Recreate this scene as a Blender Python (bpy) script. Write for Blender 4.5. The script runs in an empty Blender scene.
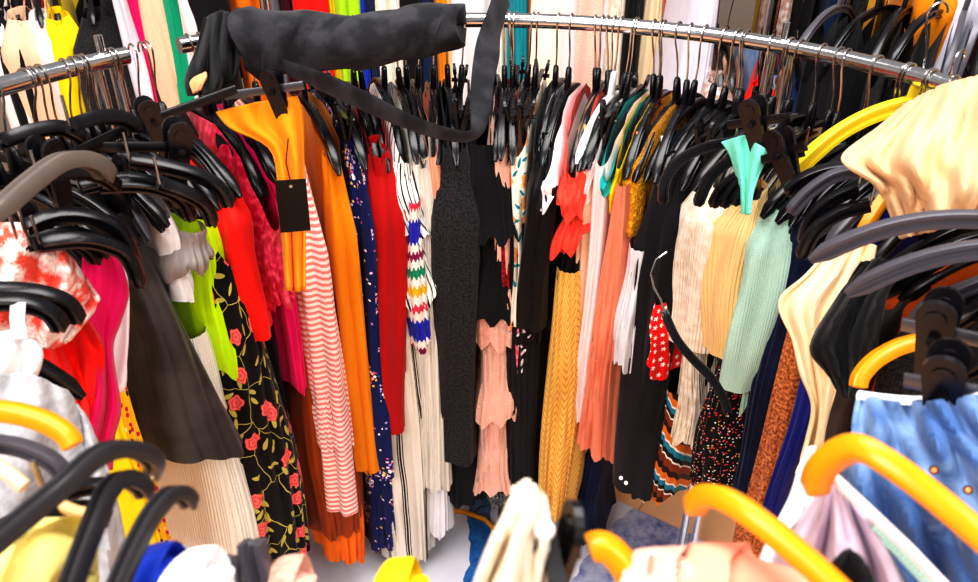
import bpy, math, random
from mathutils import Vector, Matrix
PI = math.pi
C = bpy.context.scene.collection
# ------------------------------------------------------------------ camera
F, TH = 780.0, math.radians(30.92)
RAIL_Z = 1.55
CAM = Vector((0, 0, RAIL_Z + 0.374))
CX, CY, R = -0.02, 0.932, 0.864
cs, sn = math.cos(TH), math.sin(TH)
cam_d = bpy.data.cameras.new('camera')
cam = bpy.data.objects.new('camera', cam_d); C.objects.link(cam)
cam.location = CAM; cam.rotation_euler = (PI/2 - TH, 0, 0)
cam_d.sensor_width = 36; cam_d.lens = F*36/978; cam_d.clip_start = .02
cam_d.dof.use_dof = True; cam_d.dof.focus_distance = 1.72; cam_d.dof.aperture_fstop = 6.3
bpy.context.scene.camera = cam

def proj(p):
    d = Vector(p) - CAM
    fw = d.y*cs - d.z*sn; up = d.y*sn + d.z*cs
    fw = max(fw, 1e-4)
    return 489 + F*d.x/fw, 291 - F*up/fw, fw
def at(px, py, depth):                       # a point seen at a pixel, at a forward distance
    x = (px-489)/F*depth; up = (291-py)/F*depth
    return Vector((x, depth*cs + up*sn, CAM.z - depth*sn + up*cs))
def rp(a, r, dz=0): return Vector((CX + r*math.sin(a), CY + r*math.cos(a), RAIL_Z - dz))
def drop(a, py, r):                          # how far below the rail the ring's inner edge is seen at a row
    lo, hi = -.5, 2.2
    for _ in range(40):
        m = (lo+hi)/2
        if proj(rp(a, r, m))[1] < py: lo = m
        else: hi = m
    return lo
def edge_angle(px, py, e):
    lo, hi = math.radians(-108), math.radians(108)
    for _ in range(40):
        m = (lo+hi)/2
        if proj(rp(m, R-e, drop(m, py, R-e)))[0] < px: lo = m
        else: hi = m
    return lo

# ------------------------------------------------------------------ mesh builder
class MB:
    def __init__(s): s.v = []; s.f = []; s.uv = []
    def grid(s, P, closed=False, UV=None):
        b = len(s.v); m = len(P); n = len(P[0])
        for row in P: s.v.extend([tuple(p) for p in row])
        nn = n if closed else n-1
        for j in range(m-1):
            for i in range(nn):
                k = (i+1) % n
                s.f.append((b+j*n+i, b+j*n+k, b+(j+1)*n+k, b+(j+1)*n+i))
                if UV:
                    u = UV[j]; w = UV[j+1]
                    s.uv.append((u[i], u[i+1], w[i+1], w[i]))
                else: s.uv.append(((i/nn*.2, -j*.02), ((i+1)/nn*.2, -j*.02), ((i+1)/nn*.2, -(j+1)*.02), (i/nn*.2, -(j+1)*.02)))
        return b
    def face(s, idx):
        s.f.append(tuple(idx)); s.uv.append(tuple((s.v[i][0], s.v[i][2]) for i in idx))
    def cap(s, b, n, flip=False):
        idx = list(range(b, b+n)); s.face(idx[::-1] if flip else idx)
    def sweep(s, path, rad, n=10, caps=True, section=None, up=(0, 1, 0), fixed=False):
        """tube along path; rad: number, list, or list of (a,b); section: list of unit (x,y)"""
        path = [Vector(p) for p in path]; m = len(path); P = []; UV = []; L = 0
        sec = section or [(math.cos(2*PI*i/n), math.sin(2*PI*i/n)) for i in range(n)]
        n = len(sec); prev = Vector(up)
        for j, p in enumerate(path):
            t = (path[min(j+1, m-1)] - path[max(j-1, 0)]).normalized()
            side = prev - t*prev.dot(t)
            if side.length < 1e-5: side = t.orthogonal()
            side.normalize(); prev = Vector(up) if fixed else side; nrm = t.cross(side)
            r = rad[j] if isinstance(rad, (list, tuple)) else rad
            a, b2 = r if isinstance(r, (list, tuple)) else (r, r)
            P.append([p + side*(x*a) + nrm*(y*b2) for x, y in sec])
            if j: L += (p-path[j-1]).length
            per = PI*(a+b2)
            UV.append([(per*i/n, -L) for i in range(n+1)])
        b = s.grid(P, True, UV)
        if caps: s.cap(b, n, True); s.cap(b+(m-1)*n, n)
    def box(s, c, d, rot=None):
        b = len(s.v); c = Vector(c)
        for z in (-1, 1):
            for x, y in ((-1, -1), (1, -1), (1, 1), (-1, 1)):
                q = Vector((x*d[0]/2, y*d[1]/2, z*d[2]/2))
                if rot: q = rot @ q
                s.v.append(tuple(c+q))
        for q in ((3, 2, 1, 0), (4, 5, 6, 7), (0, 1, 5, 4), (1, 2, 6, 5), (2, 3, 7, 6), (3, 0, 4, 7)): s.face([b+i for i in q])
    def plate(s, outline, y0, y1, M=None):   # outline in x,z, extruded along y
        b = len(s.v); n = len(outline)
        for y in (y0, y1):
            for x, z in outline:
                q = Vector((x, y, z)); s.v.append(tuple(M @ q if M else q))
        s.face([b+i for i in range(n)]); s.face([b+n+i for i in range(n)][::-1])
        for i in range(n): k = (i+1) % n; s.face([b+i, b+n+i, b+n+k, b+k])
    def mesh(s, name, mat, smooth=True):
        me = bpy.data.meshes.new(name); me.from_pydata(s.v, [], s.f)
        ul = me.uv_layers.new(name='UVMap'); k = 0; data = []
        for q in s.uv:
            for c in q: data.extend(c)
        ul.data.foreach_set('uv', data)
        me.materials.append(mat)
        if smooth:
            me.polygons.foreach_set('use_smooth', [True]*len(me.polygons))
            try: me.set_sharp_from_angle(angle=math.radians(50))
            except Exception: pass
        me.update(); return me
    def build(s, name, mat, parent=None, smooth=True, loc=None):
        o = bpy.data.objects.new(name, s.mesh(name, mat, smooth)); C.objects.link(o)
        if parent: o.parent = parent
        if loc is not None: o.location = loc
        return o
def solid(o, t, off=0):
    m = o.modifiers.new('thickness', 'SOLIDIFY'); m.thickness = t; m.offset = off
def tag(o, label, cat, group=None):
    o['label'] = label; o['category'] = cat
    if group: o['group'] = group
    return o
def empty(name, loc=(0, 0, 0), rz=0):
    o = bpy.data.objects.new(name, None); C.objects.link(o); o.location = loc; o.rotation_euler = (0, 0, rz); o.empty_display_size = .05
    return o

# ------------------------------------------------------------------ materials
def lin(h):
    h = h.lstrip('#'); r = []
    for i in (0, 2, 4):
        c = int(h[i:i+2], 16)/255
        r.append(c/12.92 if c <= .04045 else ((c+.055)/1.055)**2.4)
    return (*r, 1)
class NT:
    def __init__(s, name):
        s.m = bpy.data.materials.new(name); s.m.use_nodes = True; s.t = s.m.node_tree
        s.b = s.t.nodes['Principled BSDF']; s._uv = None
    def n(s, ty, **k):
        x = s.t.nodes.new(ty)
        for a, v in k.items(): setattr(x, a, v)
        return x
    def l(s, a, b): s.t.links.new(a, b)
    def setin(s, sock, v):
        if hasattr(v, 'is_output'): s.l(v, sock)
        else: sock.default_value = v
    def math(s, op, a, b=None, c=None):
        x = s.n('ShaderNodeMath', operation=op)
        for i, v in enumerate((a, b, c)):
            if v is not None: s.setin(x.inputs[i], v)
        return x.outputs[0]
    def vm(s, op, a, b=None):
        x = s.n('ShaderNodeVectorMath', operation=op); s.setin(x.inputs[0], a)
        if b is not None:
            if op == 'SCALE': s.setin(x.inputs[3], b)
            else: s.setin(x.inputs[1], b)
        return x.outputs['Value'] if op in ('LENGTH', 'DOT_PRODUCT') else x.outputs[0]
    def mix(s, f, a, b, blend='MIX'):
        x = s.n('ShaderNodeMix', data_type='RGBA', blend_type=blend)
        s.setin(x.inputs[0], f)
        for i, v in ((6, a), (7, b)):
            s.setin(x.inputs[i], lin(v) if isinstance(v, str) else v)
        return x.outputs[2]
    @property
    def uv(s):
        if s._uv is None: s._uv = s.n('ShaderNodeTexCoord').outputs['UV']
        return s._uv
    def xy(s, vec=None):
        x = s.n('ShaderNodeSeparateXYZ'); s.l(vec or s.uv, x.inputs[0]); return x.outputs[0], x.outputs[1]
    def comb(s, x, y):
        c = s.n('ShaderNodeCombineXYZ'); s.setin(c.inputs[0], x); s.setin(c.inputs[1], y); return c.outputs[0]
    def noise(s, scale, det=3, vec=None, rough=.5):
        x = s.n('ShaderNodeTexNoise'); x.inputs['Scale'].default_value = scale; x.inputs['Detail'].default_value = det; x.inputs['Roughness'].default_value = rough
        s.l(vec or s.uv, x.inputs['Vector']); return x.outputs['Fac']
    def voro(s, scale, vec=None, feat='F1', rnd=1.0):
        x = s.n('ShaderNodeTexVoronoi', voronoi_dimensions='2D', feature=feat); x.inputs['Scale'].default_value = scale
        x.inputs['Randomness'].default_value = rnd
        s.l(vec or s.uv, x.inputs['Vector']); return x
    def ramp(s, fac, stops, const=True):
        x = s.n('ShaderNodeValToRGB'); x.color_ramp.interpolation = 'CONSTANT' if const else 'LINEAR'
        e = x.color_ramp.elements
        while len(e) < len(stops): e.new(.5)
        for el, (p, c) in zip(e, stops): el.position = p; el.color = lin(c)
        s.l(fac, x.inputs[0]); return x.outputs[0]
    def bump(s, h, strength=.4, dist=.002):
        x = s.n('ShaderNodeBump'); x.inputs['Strength'].default_value = strength; x.inputs['Distance'].default_value = dist
        s.l(h, x.inputs['Height']); s.l(x.outputs[0], s.b.inputs['Normal'])
    def frac(s, v, period, off=0): return s.math('FRACT', s.math('ADD', s.math('MULTIPLY', v, 1/period), off))

# patterns return a colour socket
def p_plain(c): return lambda t: lin(c)
def p_hstripe(a, b, per, duty=.5, wob=.004):
    def f(t):
        x, y = t.xy(); y = t.math('ADD', y, t.math('MULTIPLY', t.noise(6, 1), wob))
        return t.mix(t.math('LESS_THAN', t.frac(y, per), duty), a, b)
    return f
def p_vstripe(stops, per, slant=0.0):
    def f(t):
        x, y = t.xy(); x = t.math('ADD', x, t.math('MULTIPLY', y, slant))
        x = t.math('ADD', x, t.math('MULTIPLY', t.noise(5, 1), .02))
        return t.ramp(t.frac(x, per), stops)
    return f
def p_bands(stops, per, wave=0.0, slant=0.0):
    def f(t):
        x, y = t.xy()
        y = t.math('ADD', y, t.math('MULTIPLY', x, slant))
        if wave: y = t.math('ADD', y, t.math('MULTIPLY', t.math('SINE', t.math('MULTIPLY', x, 450)), wave))
        return t.ramp(t.frac(y, per), stops)
    return f
def p_floral(base, petal, petal2, leaf, scale, density=.35, stem=True, size=.26, petals=5):
    def f(t):
        vec = t.vm('ADD', t.uv, (3.1, 7.3, 0))
        col = lin(base)
        if stem:
            w = t.vm('ADD', vec, t.vm('SCALE', t.comb(t.noise(14, 1), t.noise(11, 2)), .04))
            e = t.voro(scale*.9, w, 'DISTANCE_TO_EDGE')
            col = t.mix(t.math('LESS_THAN', e.outputs['Distance'], .011), col, leaf)
        # leaves
        if leaf:
            sv = t.vm('SCALE', vec, scale*1.9)
            v = t.voro(1, sv)
            d = t.vm('SUBTRACT', sv, v.outputs['Position'])
            cx, cy = t.xy(v.outputs['Color'])
            rot = t.n('ShaderNodeVectorRotate', rotation_type='Z_AXIS'); t.l(d, rot.inputs['Vector']); t.l(t.math('MULTIPLY', cx, 6.28), rot.inputs['Angle'])
            dx, dy = t.xy(rot.outputs[0])
            el = t.math('ADD', t.math('POWER', t.math('ABSOLUTE', t.math('DIVIDE', dx, .36)), 1.6), t.math('POWER', t.math('ABSOLUTE', t.math('DIVIDE', dy, .13)), 2))
            m = t.math('MULTIPLY', t.math('LESS_THAN', el, 1), t.math('LESS_THAN', cy, .8))
            col = t.mix(m, col, leaf)
        sv = t.vm('SCALE', vec, scale)
        v = t.voro(1, sv, rnd=.75)
        d = t.vm('SUBTRACT', sv, v.outputs['Position'])
        dx, dy = t.xy(d); cx, cy = t.xy(v.outputs['Color'])
        ang = t.math('ARCTAN2', dy, dx)
        rr = t.math('MULTIPLY', t.math('ADD', 1, t.math('MULTIPLY', t.math('COSINE', t.math('MULTIPLY', ang, petals)), .10)), t.math('ADD', size*.7, t.math('MULTIPLY', t.noise(60, 2, vec), size*.6)))
        ds = v.outputs['Distance']
        keep = t.math('GREATER_THAN', cx, density)
        q = t.math('DIVIDE', ds, rr)
        pc = t.mix(t.math('FRACT', t.math('MULTIPLY', q, 2.2)), petal, petal2)
        col = t.mix(t.math('MULTIPLY', keep, t.math('LESS_THAN', q, 1)), col, pc)
        return col
    return f
def p_cluster(base, cols, scale, small):
    def f(t):
        a = t.voro(scale, rnd=.8); b = t.voro(small); cx, cy = t.xy(b.outputs['Color']); n = len(cols)
        m = t.math('MULTIPLY', t.math('LESS_THAN', t.math('ADD', a.outputs['Distance'], t.math('MULTIPLY', b.outputs['Distance'], .06)), .27), t.math('LESS_THAN', b.outputs['Distance'], .42))
        m2 = t.math('MULTIPLY', t.math('GREATER_THAN', cy, .93), t.math('LESS_THAN', b.outputs['Distance'], .35))
        return t.mix(t.math('MAXIMUM', m, m2), base, t.ramp(cx, [(i/n, k) for i, k in enumerate(cols)]))
    return f
def p_speck(base, cols, scale, r=.3):
    def f(t):
        v = t.voro(scale)
        cx, cy = t.xy(v.outputs['Color'])
        n = len(cols)
        c = t.ramp(cx, [(i/n, k) for i, k in enumerate(cols)])
        return t.mix(t.math('MULTIPLY', t.math('LESS_THAN', v.outputs['Distance'], r), t.math('GREATER_THAN', cy, .35)), base, c)
    return f
def p_mottle(a, b, scale, lo=.42, hi=.58, det=4):
    def f(t):
        x = t.n('ShaderNodeMapRange'); t.l(t.noise(scale, det), x.inputs[0]); x.inputs[1].default_value = lo; x.inputs[2].default_value = hi
        return t.mix(x.outputs[0], a, b)
    return f
def p_chevron(a, b, per=.035):
    def f(t):
        x, y = t.xy()
        z = t.math('ABSOLUTE', t.math('SUBTRACT', t.frac(x, .06), .5))
        v = t.math('FRACT', t.math('ADD', t.math('MULTIPLY', y, 45), t.math('MULTIPLY', z, 5)))
        return t.mix(t.math('LESS_THAN', v, .15), a, b)
    return f
def p_denim(dark, light):
    def f(t):
        x0 = t.n('ShaderNodeMapRange'); t.l(t.noise(11, 5, None, .6), x0.inputs[0]); x0.inputs[1].default_value = .46; x0.inputs[2].default_value = .76
        w = t.mix(x0.outputs[0], dark, light)
        x, y = t.xy(); st = t.noise(1, 3, t.comb(t.math('MULTIPLY', x, 900), t.math('MULTIPLY', y, 60)))
        return t.mix(t.math('MULTIPLY', st, .3), w, light)
    return f
def p_star(base, star, scale):
    def f(t):
        sv = t.vm('SCALE', t.uv, scale); v = t.voro(1, sv, rnd=.35)
        dx, dy = t.xy(t.vm('SUBTRACT', sv, v.outputs['Position']))
        ang = t.math('ARCTAN2', dy, dx)
        rr = t.math('MULTIPLY', t.math('ADD', 1, t.math('MULTIPLY', t.math('COSINE', t.math('MULTIPLY', ang, 5)), .4)), .2)
        return t.mix(t.math('LESS_THAN', v.outputs['Distance'], rr), base, star)
    return f
MATS = {}
def fabric(name, pat, surf='weave', rough=.8, var=.22, sheen=.1, spec=.25, metal=0, folds=.5):
    if name in MATS: return MATS[name]
    t = NT(name)
    if isinstance(pat, str): pat = p_plain(pat)
    col = pat(t)
    nz = t.noise(7, 3)
    k = t.math('ADD', 1 - var*.5, t.math('MULTIPLY', nz, var))
    kc = t.n('ShaderNodeCombineColor')
    for i in range(3): t.l(k, kc.inputs[i])
    c2 = t.mix(1.0, col, kc.outputs[0], 'MULTIPLY')
    t.l(c2, t.b.inputs['Base Color'])
    t.b.inputs['Roughness'].default_value = rough; t.b.inputs['Metallic'].default_value = metal
    t.b.inputs['Specular IOR Level'].default_value = spec
    t.b.inputs['Sheen Weight'].default_value = sheen
    x, y = t.xy()
    crease = t.noise(1, 3, t.comb(t.math('MULTIPLY', x, 38), t.math('MULTIPLY', y, 6)))   # long soft vertical creases
    if surf == 'weave': h = t.math('MULTIPLY', t.noise(700, 2), .12)
    elif surf == 'knit':
        h = t.math('MULTIPLY', t.math('ADD', t.math('SINE', t.math('MULTIPLY', x, 1500)), t.math('SINE', t.math('MULTIPLY', y, 1700))), .16)
    elif surf == 'rib': h = t.math('MULTIPLY', t.math('SINE', t.math('MULTIPLY', x, 900)), .35)
    elif surf == 'lace': h = t.math('MULTIPLY', t.voro(220).outputs['Distance'], .8)
    elif surf == 'leather': h = t.math('MULTIPLY', t.voro(330, feat='DISTANCE_TO_EDGE').outputs['Distance'], .3)
    elif surf == 'sequin':
        v = t.voro(260); h = t.math('MULTIPLY', t.xy(v.outputs['Color'])[0], 1.0)
    else: h = t.math('MULTIPLY', t.noise(200, 1), .03)
    h = t.math('ADD', h, t.math('MULTIPLY', crease, 3.2*folds))
    t.bump(h, .75, .0035)
    MATS[name] = t.m; return t.m
def plastic(name, c, rough=.3, spec=.5, metal=0, nscale=60, var=.1):
    if name in MATS: return MATS[name]
    t = NT(name); tc = t.n('ShaderNodeTexCoord').outputs['Object']
    nz = t.noise(nscale, 3, tc)
    a = lin(c); k = t.math('ADD', 1 - var/2, t.math('MULTIPLY', nz, var))
    kc = t.n('ShaderNodeCombineColor')
    for i in range(3): t.l(k, kc.inputs[i])
    t.l(t.mix(1.0, a, kc.outputs[0], 'MULTIPLY'), t.b.inputs['Base Color'])
    t.l(t.math('ADD', rough-.06, t.math('MULTIPLY', nz, .12)), t.b.inputs['Roughness'])
    t.b.inputs['Specular IOR Level'].default_value = spec; t.b.inputs['Metallic'].default_value = metal
    MATS[name] = t.m; return t.m
# ------------------------------------------------------------------ palette
DGREYP = plastic('dark worn plastic', '38363a', .32, .5)
BLACKP = plastic('black plastic', '17151a', .28, .55)
GREYP = plastic('grey plastic', '55525a', .35, .5)
WHITEP = plastic('white plastic', 'f2f0f0', .35, .5)
YELP = plastic('yellow plastic', 'ecd032', .35, .5)
ORGW = plastic('orange varnished wood', 'f29a12', .3, .5, nscale=25, var=.3)
CHROME = plastic('chrome tube', 'd8d8dc', .14, .5, 1.0)
WIRE = plastic('steel wire', 'c9c6c4', .22, .5, 1.0)
GREYMET = plastic('grey metal bar', '77757a', .3, .5, .8)

# ------------------------------------------------------------------ hangers
HW = .215
def arm(x, w=HW):
    s = min(abs(x)/w, 1.15); return -.155 - .014*s - .088*s**2.8
ISEC = [(1, -.95), (1, -.45), (.45, -.3), (.45, .3), (1, .45), (1, .95), (.8, 1.05), (-.8, 1.05), (-1, .95), (-1, .45), (-.45, .3), (-.45, -.3), (-1, -.45), (-1, -.95), (-.8, -1.05), (.8, -1.05)]
def hook_mesh(long=0.0):
    m = MB(); r = .0185; P = [(0, 0, -.125-long), (0, 0, -.07-long*.5), (.006, 0, -.045), (.0155, 0, -.02)]
    for i in range(13):
        a = math.radians(-15 + i*16.5); P.append((r*math.cos(a), 0, r*math.sin(a)))
    m.sweep(P, .0021, 6)
    return m.mesh('hook', WIRE)
HOOK = hook_mesh(); HOOKL = hook_mesh(.06)
def arm_body(w, a, b, section, mat, name, dz=0):
    m = MB(); P = []; Rd = []
    N = 30
    for i in range(N+1):
        t = -1 + 2*i/N; x = w*t
        P.append((x, 0, arm(x, w)-dz)); k = 1 - .55*max(0, (abs(t)-.93)/.07)**2
        g = 1 + .25*math.exp(-(abs(t)-.85)**2/.02)
        Rd.append((a*k*g, b*k))
    m.sweep(P, Rd, section=section)
    m.sweep([(0, 0, -.098-dz), (0, 0, -.104-dz), (0, 0, -.125-dz), (0, 0, -.165-dz)], [(.005, .006), (.0065, .012), (.0068, .017), (.0065, .022)], 12, up=(0, 1, 0))
    return m.mesh(name, mat)
ROUND = [(math.cos(2*PI*i/12), math.sin(2*PI*i/12)) for i in range(12)]
FLAT = [(1, -.7), (1, .7), (.7, 1), (-.7, 1), (-1, .7), (-1, -.7), (-.7, -1), (.7, -1)]
HM = {'top': arm_body(HW, .0068, .0098, ISEC, BLACKP, 'shoulder_bar'), 'topl': arm_body(HW, .0068, .0098, ISEC, BLACKP, 'shoulder_bar', .06),
      'round': arm_body(HW*.96, .0085, .0075, ROUND, BLACKP, 'shoulder_bar'), 'grey': arm_body(HW, .0068, .0098, ISEC, GREYP, 'shoulder_bar'),
      'wood': arm_body(HW, .008, .0125, FLAT, ORGW, 'shoulder_bar'), 'yellow': arm_body(HW, .0085, .0135, ISEC, YELP, 'shoulder_bar'),
      'white': arm_body(HW*.9, .008, .009, ROUND, WHITEP, 'shoulder_bar')}
def clip_bar(mat):
    m = MB(); m.box((0, 0, -.165), (.34, .006, .013)); m.box((0, 0, -.158), (.335, .011, .003))
    m.sweep([(0, 0, -.098), (0, 0, -.104), (0, 0, -.13), (0, 0, -.17)], [(.005, .006), (.0065, .012), (.007, .017), (.0065, .026)], 12, up=(0, 1, 0))
    return m.mesh('shoulder_bar', mat)
HM['clip'] = clip_bar(BLACKP); HM['greyclip'] = clip_bar(GREYMET)
def clip_mesh(mat):
    m = MB(); out = []
    for i in range(9): a = math.radians(180*i/8); out.append((.0165*math.cos(a), .022+.0165*math.sin(a)))
    out += [(-.0145, 0), (-.0125, -.05), (-.010, -.066), (.010, -.066), (.0125, -.05), (.0145, 0)]
    out = out[::-1]
    for s in (1, -1):
        M = Matrix.Translation((0, s*.0105, 0)) @ Matrix.Rotation(s*math.radians(-9), 4, 'X')
        m.plate(out, -.003, .003, M)
        ring = [(.009*math.cos(2*PI*i/12), .02+.009*math.sin(2*PI*i/12)) for i in range(12)]
        m.plate(ring, -.0045, .0045, M)
    m.sweep([(0, -.02, -.002), (0, .02, -.002)], .005, 8)
    return m.mesh('clip', mat, False)
CLIPM = clip_mesh(BLACKP); CLIPG = clip_mesh(GREYP)
HDESC = {'top': 'black plastic hanger', 'topl': 'black plastic hanger', 'round': 'smooth black plastic hanger', 'grey': 'dark grey plastic hanger', 'wood': 'orange wooden hanger', 'yellow': 'yellow plastic hanger',
         'white': 'white plastic hanger', 'clip': 'black clip hanger', 'greyclip': 'grey metal clip hanger'}
RNG = random.Random(7)
def new(name, data, parent=None):
    o = bpy.data.objects.new(name, data); C.objects.link(o)
    if parent: o.parent = parent
    return o
def hanger(kind, label, loc, rz, group=None, pitch=0.0, hook=True):
    h = empty('clothes_hanger', loc); h.rotation_euler = (RNG.uniform(-.09, .09), pitch + RNG.uniform(-.10, .10), rz); new('shoulder_bar', HM[kind], h)
    if hook: new('hook', HOOKL if kind == 'topl' else HOOK, h)
    if 'clip' in kind:
        for s in (-1, 1):
            c = new('clip', CLIPG if kind == 'greyclip' else CLIPM, h); c.location = (s*.145, 0, -.165)
    return tag(h, label, 'hanger', group)
def ring_rz(a): return math.atan2(-math.cos(a), -math.sin(a))

# ------------------------------------------------------------------ garments
US = [PI + (PI-1.05)*i/13 for i in range(13)] + [2*PI-1.05 + 2.1*i/30 for i in range(30)] + [2*PI+1.05 + (PI-1.05)*i/13 for i in range(13)]
def sup(u, w, th, px=.42, py=.75):
    c, s = math.cos(u), math.sin(u)
    return w*math.copysign(abs(c)**px, c), th*math.copysign(abs(s)**py, s)
def body(w0, w1, th0, th1, ztop, zb, amp=.006, lam=.03, seed=0, m=18, wave=.008, pw=1.0, sway=0, tp=.5):
    """closed cloth body: thin along y, wide along x, with folds that deepen to the hem"""
    g = random.Random(seed); p1, p2, p3, p4 = (g.uniform(0, 6.28) for _ in range(4)); sl = g.uniform(-1.4, 1.4); ht = g.uniform(-.03, .03) if wave else 0
    mb = MB(); P = []; n = len(US)
    for j in range(m+1):
        v = j/m; w = w0 + (w1-w0)*v**pw; th = th0 + (th1-th0)*v**tp; row = []
        for u in US:
            x, y = sup(u, w, th)
            zt = ztop(x) if callable(ztop) else ztop
            zz = zt + (zb-zt)*v
            k = .35 + .65*v
            f = math.sin(2*PI*y/lam + p1 + sl*v*2 + .6*math.sin(5*v+p3)); f2 = math.sin(2*PI*x/(lam*2.3) + p2 + sl*v)
            end = min(1, abs(x)/w)**3
            x2 = x + math.copysign(amp*k*f*end*1.3, x) + .004*math.sin(9*v+p4)
            y2 = y*(1 + .12*math.sin(6*v+p3)) + amp*.8*k*f2*(1-.6*end) + sway*v + .006*math.sin(3.2*v+p4)
            zz += ht*v**3*y/max(th, .01) + wave*v**3*(math.sin(2*PI*y/(lam*1.6)+p2) + math.sin(11*x+p1))
            row.append((x2, y2, zz))
        P.append(row)
    mid = P[m//2]; acc = [0]
    for i in range(n): acc.append(acc[-1] + (Vector(mid[i])-Vector(mid[(i+1) % n])).length)
    o = g.uniform(0, 5)
    UV = [[(acc[i]+o, P[j][i % n][2]+o) for i in range(n+1)] for j in range(m+1)]
    mb.grid(P, True, UV); return mb
def sleeve(sx, z0, z1, rx, ry, amp, seed, x0=.19, cuff=0.0):
    g = random.Random(seed+99); p1, p2 = g.uniform(0, 6.28), g.uniform(0, 6.28); sl = g.uniform(-2, 2)
    mb = MB(); m, n = 16, 28; P = []; UV = []; o = g.uniform(0, 4)
    for j in range(m+1):
        v = j/m; z = z0 + (z1-z0)*v; q = min(1, v*5); ax = rx*(.35+.65*q); ay = ry*(.45+.55*q)
        if cuff and v > .93: ax *= 1-cuff; ay *= 1-cuff
        xc = x0 + .02*q - .012*v + .004*math.sin(7*v+p1); row = []
        for i in range(n):
            u = 2*PI*i/n; f = amp*(.3+.7*q)*math.sin(3*u+p1+sl*v) + amp*.6*math.sin(5*u+p2+5*v)
            x = xc + (ax+f)*math.cos(u); y = (ay+f)*math.sin(u) + .006*math.sin(4*v+p2)
            row.append((sx*x, y, z + (.02*(1-q)*-math.cos(u) if v < .3 else 0)))
        P.append(row); per = 2*PI*(rx+ry)/2
        UV.append([(per*i/n+o, z+o) for i in range(n+1)])
    mb.grid(P, True, UV); return mb
def ztank(x):
    a = abs(x)
    if a < .055: return -.235
    if a < .14: return arm(x)+.010
    return arm(x) - min(.10, (a-.14)*1.6)
def zcover(x): return arm(x) + .013 - (.075 if abs(x) < .05 else 0) - max(0, abs(x)-.17)*.5
SEED = [0]
def make(name, label, cat, loc, rz, mat, typ, L, w=.2, w1=None, th=.03, th1=None, th0=None, zt=None, sl=None, sr=.05, sy=None, amp=.0095, lam=.026, wave=.012, ruffle=0, ruf_amp=.03, sway=0, mat2=None, cuff=0, rz0=.35, group=None, band=None, tp=.5, pw=1.0):
    SEED[0] += 1; s = SEED[0]; th1 = th if th1 is None else th1; w1 = w if w1 is None else w1
    if typ in 'SC': zt_ = zcover
    elif typ == 'T': zt_ = ztank
    else: zt_ = zt if zt is not None else -.24
    o = body(w, w1, min(th, .022) if typ in 'STC' else (th0 or th*.7), th1, zt_, -L, amp, lam, s, wave=wave, sway=sway, tp=tp, pw=pw).build(name, mat)
    o.location = loc; o.rotation_euler = (0, 0, rz)
    tag(o, label, cat, group)
    if typ == 'S':
        for sx in (1, -1): sleeve(sx, -.215, -(sl if sl else L*.8), sr, sy or max(th, .02)*1.05, amp*.9, s+sx, x0=w*.9, cuff=cuff).build('sleeve', mat2 or mat, o)
    if typ == 'P':
        for sx in (1, -1):
            mb = MB(); x = sx*min(w*.72, .15)
            mb.sweep([(x*.95, .004, arm(x*.95)+.013), (x*1.03, .014, arm(x)-.03), (x, .01, (arm(x)+zt_)/2), (x*.98, .004, zt_-.02)], [(.003, .0055)]*4, 8, up=(0, 1, 0)); mb.build('strap', mat2 or mat, o)
    if typ == 'K' and band is not None:
        b = body(w+.004, w+.006, th*.7+.004, th*.8+.004, zt_+.004, zt_-.05, .001, .05, s+5, m=4, wave=0); b.build('waistband', band, o)
    for k in range(ruffle):
        z0 = -rz0 - k*(L-rz0)/max(ruffle, 1); z1 = z0 - (L-rz0)/ruffle*1.12
        b = body(w*.97, w+ruf_amp*.9, th*.8, th1+ruf_amp, z0, z1, .010, .028, s*3+k, m=8, wave=.014, tp=1); b.build('ruffle', mat2 or mat, o)
    return o

GAR = []
def G(name, cat, short, where, x, y, hem, wpx, mat, typ, hk='top', e=.20, dz=0, slpx=None, **k):
    """garment whose strip is seen at (x, y) on the ring: solved to a ring angle; hem row to a length"""
    a = edge_angle(x, y, e); r = R-e
    L = drop(a, hem, r); fw = proj(rp(a, r, drop(a, y, r)))[2]; th = wpx/2*fw/F
    if slpx: k['sl'] = drop(a, slpx, r)
    if typ == 'S': k.setdefault('sy', th); th_b = th*.75
    else: th_b = th
    k.setdefault('w', e)
    jy = RNG.uniform(-.10, .10) if typ in 'TCP' else RNG.uniform(-.05, .05)
    o = make(name, short + ' ' + where, cat, rp(a, R), ring_rz(a) + jy*.6 + k.pop('yaw', 0), mat, typ, L-.0, th=th_b, th1=k.pop('th1', None) or th_b*1.15, **k)
    if hk: hanger(hk, HDESC[hk] + ' holding the ' + short, rp(a, R, dz), ring_rz(a)+jy)
    GAR.append((short, round(math.degrees(a), 1), round(L, 2), round(th, 3)))
    return o
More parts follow.
